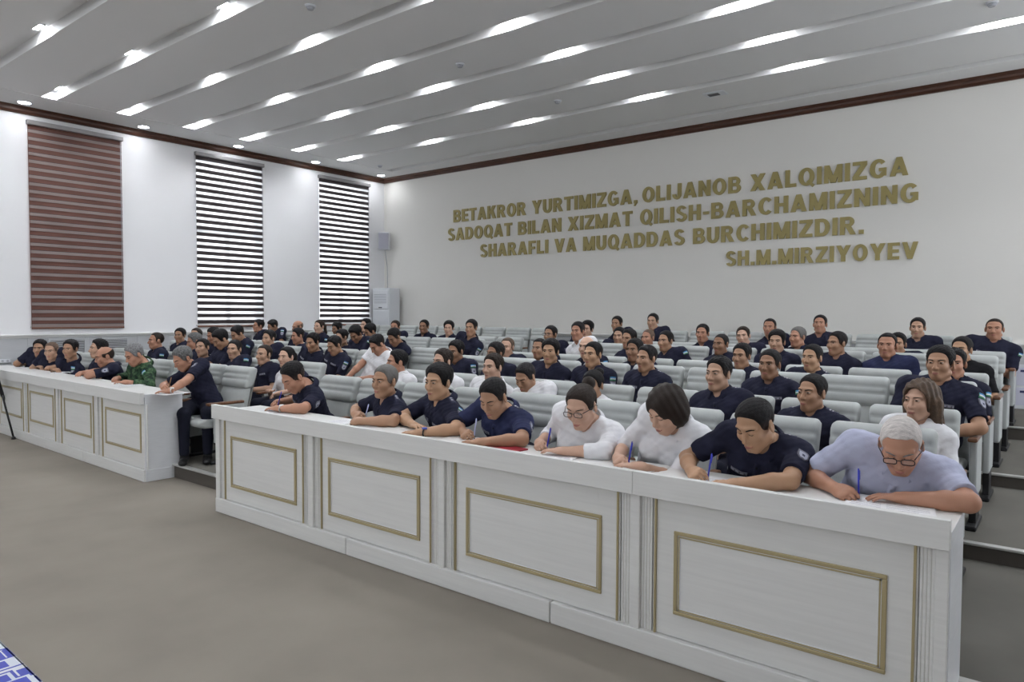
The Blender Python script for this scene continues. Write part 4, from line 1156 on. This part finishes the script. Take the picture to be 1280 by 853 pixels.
        if 'f' in patches:
            patch(SV, S + ax * .042, -outd, uu, -ax, .060, .034, 6, 6, 'flag_patch', [M_FGREEN, M_FWHITE, M_FBLUE], lambda a, b: 0 if b < .34 else (1 if b < .67 else 2), root, .004)
        if 'c' in patches:
            for s in (-1, 1):
                c = P + u * TL * .70 + lat * s * .085
                patch(SV, c + fw * .12, -fw, lat, u, .092, .026, 10, 4, 'name_tape', [M_PGREY, M_PLIGHT], lambda a, b, s=s: 1 if (.25 < b < .75 and (int(a * 10) % 3 != 2)) else 0, root, .004)
        if 'e' in patches or 'g' in patches:
            for s in (-1, 1):
                c = SC + lat * s * sw * .72
                dn = nrm(np.array([0, 0, -1.]) - lat * s * .3)
                patch(SV, c + np.array([0, 0, .10]), dn, lat, -fw, .085, .040, 8, 4, 'epaulette', [M_PDARK if shirt != 'white' else M_WSHIRT, M_STAR, M_GOLDP], lambda a, b: (1 if (.25 < b < .75 and (.2 < a < .33 or .55 < a < .68)) else (2 if ('g' in patches and .4 < b < .6) else 0)), root, .005)
    # --- extras
    for ex in extras:
        if ex[0] == 'glasses':
            g = MB(); zc = .010
            for s in (-1, 1):
                sg = lambda v: math.copysign(abs(v) ** .55, v)
                pts_ = [hp(s * .032 + .024 * sg(math.cos(a)), -.108 + .025 * abs(s * .032 + .024 * math.cos(a)), zc + .0155 * sg(math.sin(a))) for a in np.linspace(0, 2 * math.pi, 24, endpoint=False)]
                g.tube(pts_, .0022, n=6, closed=True)
                g.tube([hp(s * .055, -.094, zc + .006), hp(s * .078, -.04, zc + .006), hp(s * .084, .016, zc + .004), hp(s * .083, .03, zc - .012)], .0022, n=6)
            g.tube([hp(-.009, -.106, zc + .004), hp(0, -.108, zc + .007), hp(.009, -.106, zc + .004)], .0020, n=6)
            go = g.build('glasses', M_FRAME, root)
            for s in (-1, 1):
                l = MB(); ring = [l.bm.verts.new(hp(s * .032 + .022 * math.cos(a), -.1075 + .025 * abs(s * .032 + .022 * math.cos(a)), zc + .015 * math.sin(a))) for a in np.linspace(0, 2 * math.pi, 16, endpoint=False)]
                l.bm.faces.new(ring); l.build('lens', M_LENS, go)
        if ex[0] == 'watch':
            side, S, E, Wt, f, t, n, pose = arms_[0 if ex[1] == 'L' else 1]
            c = Wt - f * .028; w = MB(); RR = .0325
            w.tube([c + t * math.cos(a) * RR * 1.0 + n * math.sin(a) * RR * .88 for a in np.linspace(0, 2 * math.pi, 18, endpoint=False)], .006, ex[2], n=6, closed=True)
            w.cyl(c - n * .024, c - n * .036, .019, .018, ex[3], n=18); w.build('wristwatch', M_STEEL, root)
        if ex[0] == 'bracelet':
            side, S, E, Wt, f, t, n, pose = arms_[0 if ex[1] == 'L' else 1]
            c = Wt - f * .02; MB().tube([c + t * math.cos(a) * .032 + n * math.sin(a) * .029 for a in np.linspace(0, 2 * math.pi, 18, endpoint=False)], .004, n=6, closed=True).build('bracelet', ex[2], root)
        if ex[0] == 'earring':
            b = MB().sphere(hp(.081, .008, -.042), .006, M_STEEL, 8, 6); b.build('earring', M_STEEL, root)
    return root, O, dict(tips=tips, arms=arms_, H=H)
# ------------------------------------------------------------------ the audience
HY = [3.6, 5.12, 6.07, 7.07, 8.07, 9.07, 10.05]
def seat_x(block, k): return NB[block] - PITCH * k
def nearest_seat(x):
    blk = 'R' if x > -6.6 else 'L'
    return blk, int(np.clip(round((NB[blk] - x) / PITCH), 0, 9 if blk == 'L' else 8))
FRONT = []
def front(px, top, chin, y, label, seat=None, Lp=None, Rp=None, X=None, **kw):
    h = at_y(px, (top + chin) / 2, y)
    blk, k = seat if seat else nearest_seat(h[0])
    z = DESK_Z + (.034 if blk == 'R' else .045)
    Lw = at_z(Lp[0], Lp[1], z) if Lp else None; Rw = at_z(Rp[0], Rp[1], z) if Rp else None
    kw.setdefault('hs', 1.08)
    kw.setdefault('hip', (0, .02, .55)); kw.setdefault('res', .0055); kw.setdefault('patches', 'sfce')
    out = person(seat_x(blk, k) if X is None else X, h[0], h[1], h[2], 0, L=Lw, R=Rw, label=label, group='people writing at the front desks', **kw)
    FRONT.append(out); return out
def pen(pr, side, m, label, length=.14, lean=(0, .5, .85)):
    root, O, d = pr; t = d['tips'][side]; a = [x for x in d['arms'] if x[0] == side][0]
    g = (t[0] + t[4]) / 2 + O; S = a[1] + O
    up = nrm(nrm(S - g) * .55 + np.array([0, 0, .85])); bot = g - up * ((g[2] - (DESK_Z + .003 if O[0] > -6.5 else DESK_Z + .014)) / up[2])
    if np.linalg.norm(bot - g) > .05: bot = g - up * .05
    b = MB().cyl(bot + up * .012, bot + up * length, .0042, m=m, n=10).cyl(bot, bot + up * .012, .0008, .0038, m=M_PENW, n=10)
    b.cyl(bot + up * (length - .001), bot + up * (length + .006), .0035, .003, m=m, n=10)
    b.tube([bot + up * (length - .002) + np.array([.006, 0, 0]), bot + up * (length - .045) + np.array([.006, 0, 0])], .0014, m, n=6)
    return tag(b.build('pen'), label, 'pen', 'pens held at the front desks')
NSHEET = [0]
def sheet(px, py, rot, label, w=.21, l=.297, m=None, z=None, cat='paper', name='paper_sheet', th=.0016):
    NSHEET[0] += 1
    zz = .0021 * (NSHEET[0] % 3) + (DESK_Z if px > 250 else DESK_Z + .0125) + (z or .0005)
    p = at_z(px, py, zz); ca, sa = abs(math.cos(math.radians(rot))), abs(math.sin(math.radians(rot)))
    p[1] = max(p[1], (3.25 if px > 250 else 3.40 + (-7.45 - p[0]) * .0157) + ca * l / 2 + sa * w / 2); o = MB().box(-w / 2, w / 2, -l / 2, l / 2, 0, th, m or M_PAPER)
    if cat == 'paper':
        for i in range(9): o.box(-w * .4, w * (.4 if i % 4 else .2), -l * .38 + i * l * .085, -l * .38 + i * l * .085 + .0018, th, th + .0002, M_INK)
    o = o.build(name); o.location = p; o.rotation_euler = (0, 0, math.radians(rot)); return tag(o, label, cat, 'papers and folders on the front desks')

# left desk, from the window wall to the middle aisle
front(50, 425, 447, 3.98, 'dark-haired man in navy uniform at the left desk, end seat by the window wall', ('L', 9), (39, 456), (32, 455), yaw=48, pitch=4, skin='tan', patches='sf', res=.007)
front(64.5, 429, 449, 3.95, 'man with shaved head in navy uniform at the left desk', ('L', 8), (52, 459), (45, 457), yaw=42, pitch=8, skin='light', hair=('buzz', 'stubble'), patches='sf', res=.007)
front(88, 427, 447, 3.95, 'dark-haired man in navy uniform beside the shaven-headed man, forearms on the desk', ('L', 7), (72, 463), (60, 460), yaw=34, pitch=4, skin='tan', patches='sf', res=.007)
front(123, 425, 448, 4.12, 'dark-haired man in navy half hidden behind the balding man at the left desk', ('L', 5), None, None, yaw=-4, skin='light', patches='s', res=.007, hip=(0, .08, .55))
front(131, 434, 459, 3.92, 'balding man in navy with arms stretched along the left desk', ('L', 4), (112, 469), (100, 467), yaw=-12, pitch=14, skin='ruddy', hair=('bald', 'dark'), patches='s', res=.007, byaw=-18)
front(168, 430, 458, 3.88, 'grey-haired man in green camouflage jacket at the left desk', ('L', 3), (158, 478), (144, 474), yaw=2, pitch=26, skin='ruddy', hair=('short', 'grey'), shirt='camo', sleeve=1.75, patches='f', poseL='flat', poseR='fist', res=.0065, lookdown=True)
p7 = front(229, 433, 465, 3.90, 'grey-haired man in navy writing at the aisle end of the left desk', ('L', 1), (212, 489), (206, 483), yaw=0, pitch=30, skin='ruddy', hair=('short', 'salt'), patches='sc', poseL='flat', poseR='pen', lookdown=True,
           extras=[('watch', 'L', M_STEEL, M_PAPER)], byaw=4, X=-7.62, hip=(.02, .14, .55), legrot=58)
pen(p7, -1, M_PENCIL, 'brown pencil held by the grey-haired man at the aisle end of the left desk')
# right desk, from the middle aisle to the right aisle
p8 = front(367, 454, 491, 3.70, 'man in navy bent over writing at the left end of the right desk', ('R', 8), (349, 511), (347, 503), yaw=-4, pitch=34, skin='ruddy', patches='sc', poseL='flat', poseR='pen', lookdown=True, extras=[('watch', 'L', M_STEEL, M_PAPER)], byaw=-22, hip=(0, .08, .55))
pen(p8, -1, M_PENB, 'blue pen held at the left end of the right desk')
p9 = front(481, 458, 497, 3.82, 'man with cropped grey hair and clasped hands at the right desk', ('R', 6), (452, 527), (443, 518), yaw=4, pitch=2, skin='tan', hair=('crew', 'saltfade'), brows='dark', poseL='clasp', poseR='clasp', byaw=-24, wide=1.04)
pen(p9, -1, M_PENW, 'clear pen standing in the clasped hands of the man with cropped grey hair', length=.12)
p10 = front(548, 457, 500, 3.82, 'black-haired man in navy wearing a blue wristwatch at the right desk', ('R', 5), (526, 541), (516, 531), yaw=2, pitch=4, skin='gold', poseL='flat', poseR='flat', extras=[('watch', 'L', M_BLACK, M_WATCHB)], hair=('full', 'black'), byaw=-24, wide=1.04)
p11 = front(617, 475, 521, 3.70, 'man in blue uniform looking down and writing above a red folder', ('R', 4), (603, 553), (580, 541), yaw=6, pitch=28, skin='tan', shirt='navyblue', poseL='flat', poseR='pen', lookdown=True, hair=('crew', 'fade'), patches='sce', byaw=-12)
pen(p11, -1, M_PENW, 'pale pen held by the man in blue uniform above the red folder')
p12 = front(727, 482, 536, 3.66, 'woman in white blouse and glasses writing, dark hair in a bun', ('R', 3), (704, 564), (673, 554), yaw=4, pitch=24, skin='fair', fem=True, hair=('bun', 'dark'), shirt='white', sleeve=1.45, patches='', poseL='flat', poseR='pen', lookdown=True, extras=[('glasses',)], brows='dark', build=1.12, wide=1.04)
pen(p12, -1, M_PENB, 'blue pen held by the woman with glasses')
p13 = front(833, 485, 541, 3.66, 'woman in white blouse with dark bobbed hair bending over her paper', ('R', 2), (800, 583), (771, 573), yaw=-20, pitch=30, roll=6, skin='fair', fem=True, hair=('bob', 'dark'), shirt='white', sleeve=1.05, patches='', poseL='flat', poseR='pen', lookdown=True, brows='dark', byaw=-4, build=1.04, elbL=(.25, .6, -.8))
pen(p13, -1, M_PENB, 'blue pen held by the woman with bobbed hair')
p14 = front(944, 501, 563, 3.64, 'man in navy uniform with a large sleeve badge writing beside the old man', ('R', 1), (924, 605), (864, 589), yaw=-16, pitch=28, skin='gold', hair=('crew', 'fade'), poseL='flat', poseR='pen', lookdown=True, byaw=2, wide=1.04, patches='sce')
pen(p14, -1, M_PENB, 'blue pen held by the uniformed man beside the old man')
p15 = front(1126, 522, 592, 3.64, 'white-haired old man in pale lilac shirt and glasses writing at the right end', ('R', 0), (1132, 623), (1044, 611), yaw=6, pitch=36, skin='ruddy', hair=('thin', 'white'), shirt='lilac', patches='', poseL='flat', poseR='pen', lookdown=True, extras=[('glasses',)], brows='grey', byaw=4, build=1.12, wide=1.02, sleeve=.78)
pen(p15, -1, M_PENB, 'blue pen held by the white-haired old man')

sheet(192, 494, 12, 'white sheet under the hand of the grey-haired man at the aisle end', m=M_PAPER)
sheet(160, 482, 4, 'white sheet in front of the man in camouflage')
sheet(33, 460, 2, 'white sheet at the window end of the left desk')
sheet(75, 466, 20, 'white sheet before the second pair of forearms on the left desk')
sheet(338, 514, 20, 'white sheet at the left end of the right desk')
sheet(425, 528, 6, 'white sheet beside the clasped hands at the right desk')
sheet(510, 548, -4, 'white sheet under the wristwatch arm at the right desk')
sheet(590, 558, -8, 'open white notebook beside the red folder', .17, .24, th=.006)
sheet(632, 562, -6, 'dark red folder lying on the right desk', .23, .17, M_RED, cat='folder', name='folder', th=.008)
sheet(688, 575, 4, 'white sheet under the hands of the woman with glasses')
sheet(786, 588, -14, 'white sheet under the pen of the woman with bobbed hair')
sheet(884, 606, -10, 'white sheet under the hands of the uniformed man beside the old man')
sheet(1086, 634, -2, 'white sheet the old man is writing on')
sheet(1135, 640, 10, 'second white sheet by the elbow of the old man')

# the rows behind: row, pixel column, hair top, chin, look, options
D_ = dict
CROWD = [
 (1, 1150, 478, 526, 'woman with wavy brown hair in white short-sleeved blouse', D_(yaw=-22, skin='fair', fem=True, hair=('long', 'brown'), shirt='white', brows='dark', patches='', sleeve=.85, res=.006, extras=[('earring',)])),
 (1, 1015, 470, 514, 'broad-faced man with black crew cut in navy uniform', D_(yaw=-20, skin='tan', hair=('crew', 'fade'), res=.006, patches='e')),
 (1, 898, 445, 491, 'young man with black side-parted hair in navy uniform', D_(yaw=-12, skin='light', res=.006, patches='e')),
 (1, 741, 466, 499, 'black-haired woman in white, half hidden behind the woman with glasses', D_(yaw=5, pitch=8, skin='tan', fem=True, hair=('bun', 'black'), shirt='white', patches='')),
 (1, 657, 454, 491, 'young man in white shirt with shoulder straps, head bowed', D_(yaw=0, pitch=26, skin='tan', hair=('crew', 'fade'), shirt='white', patches='g', lookdown=True, res=.006)),
 (1, 616, 445, 475, 'fair-skinned young man in white shirt with shoulder straps', D_(yaw=0, skin='fair', hair=('short', 'dark'), shirt='white', patches='g', res=.0065)),
 (1, 553, 439, 467, 'dark-haired man in white shirt mostly hidden by an officer', D_(yaw=-4, skin='fair', shirt='white', patches='g', hair=('short', 'dark'))),
 (1, 496, 438, 469, 'man in white shirt with orange-edged shoulder straps turned aside', D_(yaw=-26, skin='ruddy', shirt='white', patches='g', hair=('short', 'black'))),
 (1, 358, 434, 460, 'woman in white blouse with black ponytail', D_(yaw=14, skin='fair', fem=True, hair=('pony', 'black'), shirt='white', patches='', sleeve=.85, res=.007)),
 (1, 330, 432, 456, 'man in navy with receding hair and arms in his lap', D_(yaw=12, skin='light', hair=('receding', 'dark'), patches='c', res=.007)),
 (1, 293, 426, 449, 'man with close-cropped hair and sleeve flag in navy uniform', D_(yaw=28, skin='light', hair=('crew', 'fade'), patches='f')),
 (1, 253, 424, 447, 'man with tilted head in navy uniform', D_(yaw=28, roll=-8, pitch=-6, skin='light', patches='')),
 (1, 243, 419, 436, 'grey-haired man half hidden behind the man with tilted head', D_(yaw=-10, pitch=14, skin='ruddy', hair=('short', 'salt'), patches='', dy=.22)),
 (1, 195, 416, 437, 'man in profile with receding hair and sleeve flag in navy', D_(yaw=-10, skin='ruddy', hair=('receding', 'dark'), patches='f')),
 (2, 1175, 433, 477, 'large man in navy with watch, hand on his thigh', D_(yaw=-10, skin='tan', hair=('short', 'black'), build=1.16, wide=1.06, patches='sfc', res=.006, extras=[('watch', 'L', M_STEEL, M_STEEL)], L='thigh')),
 (2, 962, 438, 475, 'man with heavy eyebrows, name tapes and sleeve flag in navy', D_(yaw=-6, skin='brown', hair=('crew', 'fade'), patches='fce', res=.0065)),
 (2, 808, 431, 467, 'young man in navy with name tapes looking aside', D_(yaw=-14, skin='tan', hair=('crew', 'fade'), patches='fce', res=.0065)),
 (2, 741, 429, 459, 'slim young man in navy with blue sleeve flag', D_(yaw=-4, skin='gold', hair=('crew', 'fade'), patches='sf', res=.007)),
 (2, 688, 426, 455, 'young man with thick black hair facing the photographer, in navy', D_(yaw=14, skin='gold', hair=('full', 'black'), patches='s', res=.007)),
 (2, 619, 430, 456, 'dark-haired man in navy hidden behind the fair young man in white', D_(yaw=-10, skin='brown', patches='')),
 (2, 570, 425, 455, 'dark-skinned man in navy with sleeve flag and head lowered', D_(yaw=0, pitch=8, skin='brown', patches='sf', hair=('short', 'black'))),
 (2, 472, 420, 443, 'man in white shirt bent over his knees', D_(yaw=-8, pitch=36, skin='ruddy', shirt='white', patches='', lookdown=True)),
 (2, 418, 420, 445, 'man in navy with sleeve flag looking down at his lap', D_(yaw=0, pitch=22, skin='tan', patches='sfc', lookdown=True)),
 (2, 391, 417, 440, 'man in navy with name tapes glancing down', D_(yaw=12, pitch=12, skin='tan', patches='c', hair=('short', 'black'))),
 (2, 336, 415, 433, 'dark-haired man in navy with narrow face', D_(yaw=12, skin='light', patches='')),
 (2, 297, 409, 427, 'man in navy bowing his head beside an empty seat', D_(yaw=0, pitch=28, skin='tan', patches='f', lookdown=True)),
 (2, 267, 411, 428, 'man in navy with his head slightly bowed', D_(yaw=0, pitch=20, skin='ruddy', patches='', lookdown=True)),
 (2, 245, 411, 429, 'man with receding hair in navy', D_(yaw=20, skin='light', hair=('receding', 'dark'), patches='')),
 (2, 225, 411, 429, 'dark-haired man in navy facing the photographer', D_(yaw=34, skin='tan', patches='')),
 (1, 276, 415, 435, 'black-haired man in navy with deeply bowed head', D_(yaw=-4, pitch=30, skin='tan', hair=('full', 'black'), patches='', lookdown=True)),
 (3, 1193, 440, 471, 'man in navy behind the large man with the watch', D_(yaw=0, skin='ruddy', patches='sfe', build=1.08)),
 (3, 1015, 432, 464, 'young man with tall black hair in navy', D_(yaw=-14, skin='gold', hair=('crew', 'fade'), patches='e')),
 (3, 927, 431, 461, 'man with furrowed brow in navy', D_(yaw=-8, skin='tan', patches='')),
 (3, 793, 425, 452, 'dark-haired man in navy behind the young man looking aside', D_(yaw=-4, skin='brown', patches='')),
 (3, 733, 423, 446, 'bald man in navy', D_(yaw=4, skin='fair', hair=('bald', 'dark'), patches='f')),
 (3, 674, 425, 448, 'man with parted dark hair half hidden in navy', D_(yaw=4, skin='tan', hair=('receding', 'black'), patches='')),
 (3, 634, 423, 447, 'thin-haired man with glasses in navy', D_(yaw=10, skin='fair', hair=('receding', 'brown'), patches='', brows='brown')),
 (3, 493, 414, 430, 'man in navy with white sleeve flag bent forward', D_(yaw=0, pitch=34, skin='brown', patches='f', lookdown=True)),
 (3, 445, 409, 427, 'black-haired man in navy looking straight down', D_(yaw=8, pitch=36, skin='brown', patches='f', lookdown=True, hair=('full', 'black'))),
 (3, 427, 414, 431, 'man in navy hidden behind the man with sleeve flag', D_(yaw=0, pitch=8, skin='light', patches='')),
 (3, 372, 413, 428, 'dark-haired man in navy in profile', D_(yaw=-6, pitch=8, skin='ruddy', patches='')),
 (4, 1202, 420, 456, 'man in black polo shirt', D_(yaw=-16, skin='gold', hair=('crew', 'fade'), shirt='black', patches='')),
 (4, 1109, 417, 448, 'round-faced man with receding hair in navy', D_(yaw=-2, skin='ruddy', hair=('receding', 'black'), patches='', build=1.08, wide=1.06, shirt='navyblue')),
 (4, 1046, 416, 444, 'man in navy turned in profile to the left', D_(yaw=-30, skin='tan', hair=('crew', 'fade'), patches='')),
 (4, 971, 416, 440, 'man with thick black hair in navy', D_(yaw=4, skin='light', hair=('full', 'black'), patches='')),
 (4, 901, 419, 443, 'tanned man with cropped hair in navy', D_(yaw=-10, skin='brown', hair=('buzz', 'black'), patches='')),
 (4, 832, 414, 440, 'man in navy with blue and white sleeve flag', D_(yaw=-10, skin='tan', hair=('crew', 'fade'), patches='f')),
 (4, 786, 413, 436, 'dark-haired man in navy with a patch on his chest', D_(yaw=-6, skin='tan', patches='c')),
 (4, 722, 404, 426, 'dark-haired man in white shirt', D_(yaw=4, skin='ruddy', shirt='white', patches='')),
 (4, 688, 409, 429, 'man in dark-rimmed glasses and navy uniform', D_(yaw=0, skin='tan', hair=('crew', 'fade'), patches='s', extras=[('glasses',)])),
 (4, 589, 400, 421, 'upright man in navy at the middle aisle with sleeve flag', D_(yaw=14, skin='tan', patches='sf')),
 (4, 463, 405, 425, 'black-haired man in navy leaning forward', D_(yaw=-14, pitch=24, skin='brown', patches='', hair=('full', 'black'))),
 (4, 399, 401, 417, 'person with long dark hair tied back, in navy', D_(yaw=10, skin='fair', hair=('pony', 'dark'), patches='f', fem=True)),
 (4, 372, 402, 417, 'bald-headed man in navy', D_(yaw=-6, pitch=10, skin='ruddy', hair=('bald', 'brown'), patches='')),
 (4, 341, 400, 417, 'man in navy with bright sleeve patches looking down', D_(yaw=-10, pitch=24, skin='brown', patches='sf', lookdown=True)),
 (4, 323, 400, 416, 'ruddy dark-haired man in navy next to the window wall', D_(yaw=-10, skin='ruddy', patches='')),
 (5, 1122, 419, 443, 'man in navy almost hidden behind the round-faced man', D_(yaw=0, skin='tan', patches='')),
 (5, 997, 409, 435, 'stout ruddy man turned in profile, in navy', D_(yaw=-24, skin='ruddy', hair=('crew', 'saltfade'), patches='', build=1.08)),
 (5, 929, 410, 432, 'fair-faced man with head tilted, in navy', D_(yaw=6, roll=-6, skin='fair', hair=('crew', 'dark'), patches='')),
 (5, 878, 405, 430, 'square-faced man with black hair in navy', D_(yaw=8, skin='ruddy', hair=('crew', 'fade'), patches='')),
 (5, 810, 414, 432, 'shaven-headed man in navy', D_(yaw=-6, skin='ruddy', hair=('buzz', 'stubble'), patches='')),
 (5, 774, 411, 431, 'slim dark-haired man in navy', D_(yaw=8, skin='light', patches='')),
 (5, 734, 403, 422, 'pale young man with dark hair in navy', D_(yaw=8, skin='fair', hair=('full', 'black'), patches='f')),
 (5, 561, 402, 420, 'pale young man with a black fringe, seen over the chair backs', D_(yaw=30, skin='fair', hair=('full', 'black'), patches='')),
 (5, 530, 401, 417, 'short-haired man seen over the chair backs', D_(yaw=20, skin='brown', hair=('crew', 'fade'), patches='')),
 (5, 494, 403, 416, 'brown-haired man seen over the bent man', D_(yaw=24, skin='ruddy', hair=('crew', 'dark'), patches='')),
 (5, 457, 400, 414, 'dark-haired man near the air conditioner', D_(yaw=0, skin='fair', patches='')),
 (5, 421, 404, 419, 'black-haired man beside the last window', D_(yaw=0, pitch=12, skin='brown', hair=('full', 'black'), patches='')),
 (6, 1243, 396, 428, 'heavy-set man with thinning hair and folded arms in navy', D_(yaw=-2, skin='ruddy', hair=('thin', 'dark'), patches='fc', build=1.25, wide=1.10)),
 (6, 1147, 396, 425, 'man with black hair and open collar in navy', D_(yaw=0, skin='light', hair=('crew', 'fade'), patches='c')),
 (6, 1025, 394, 418, 'man with black hair and lifted chin in navy', D_(yaw=4, pitch=-8, skin='ruddy', hair=('crew', 'fade'), patches='')),
 (6, 962, 398, 422, 'long-faced man with receding hair in navy', D_(yaw=2, skin='ruddy', hair=('receding', 'black'), patches='')),
 (6, 816, 392, 413, 'tall slim man with black hair in navy', D_(yaw=6, skin='light', hair=('crew', 'fade'), patches='')),
 (6, 771, 396, 415, 'dark-haired man in navy with name tape', D_(yaw=4, skin='tan', hair=('crew', 'fade'), patches='c')),
]
used = set(); order = {}
rows_ = []
for row, px, top, chin, look, kw in CROWD:
    h = at_y(px, (top + chin) / 2, HY[row] + kw.pop('dy', 0)); rows_.append([row, h, look, kw])
for i in sorted(range(len(rows_)), key=lambda i: -rows_[i][1][0]):
    row, h, look, kw = rows_[i]; blk, k = nearest_seat(h[0])
    while (row, blk, k) in used and k < 9: k += 1
    used.add((row, blk, k)); order.setdefault((row, blk), []).append(i); rows_[i] += [blk, k]
for i, (row, h, look, kw, blk, k) in enumerate(rows_):
    n = order[(row, blk)].index(i)
    lab = '%s, %s row, %s seats' % (look, ordn[row], 'right' if blk == 'R' else 'left')
    kw = dict(kw); sx = seat_x(blk, k)
    if abs(h[0] - sx) > .25: sx = h[0] + (.22 if sx > h[0] else -.22)
    if kw.get('L') == 'thigh': kw['L'] = np.array([sx + .10, ROWY[row] - .20, ROWZ[row] + .665]); kw['fdirL'] = (.1, -.6, -.75)
    kw.setdefault('patches', 'sf')
    person(sx, h[0], h[1], h[2], row, label=lab, group='audience in the %s row' % ordn[row], **kw)
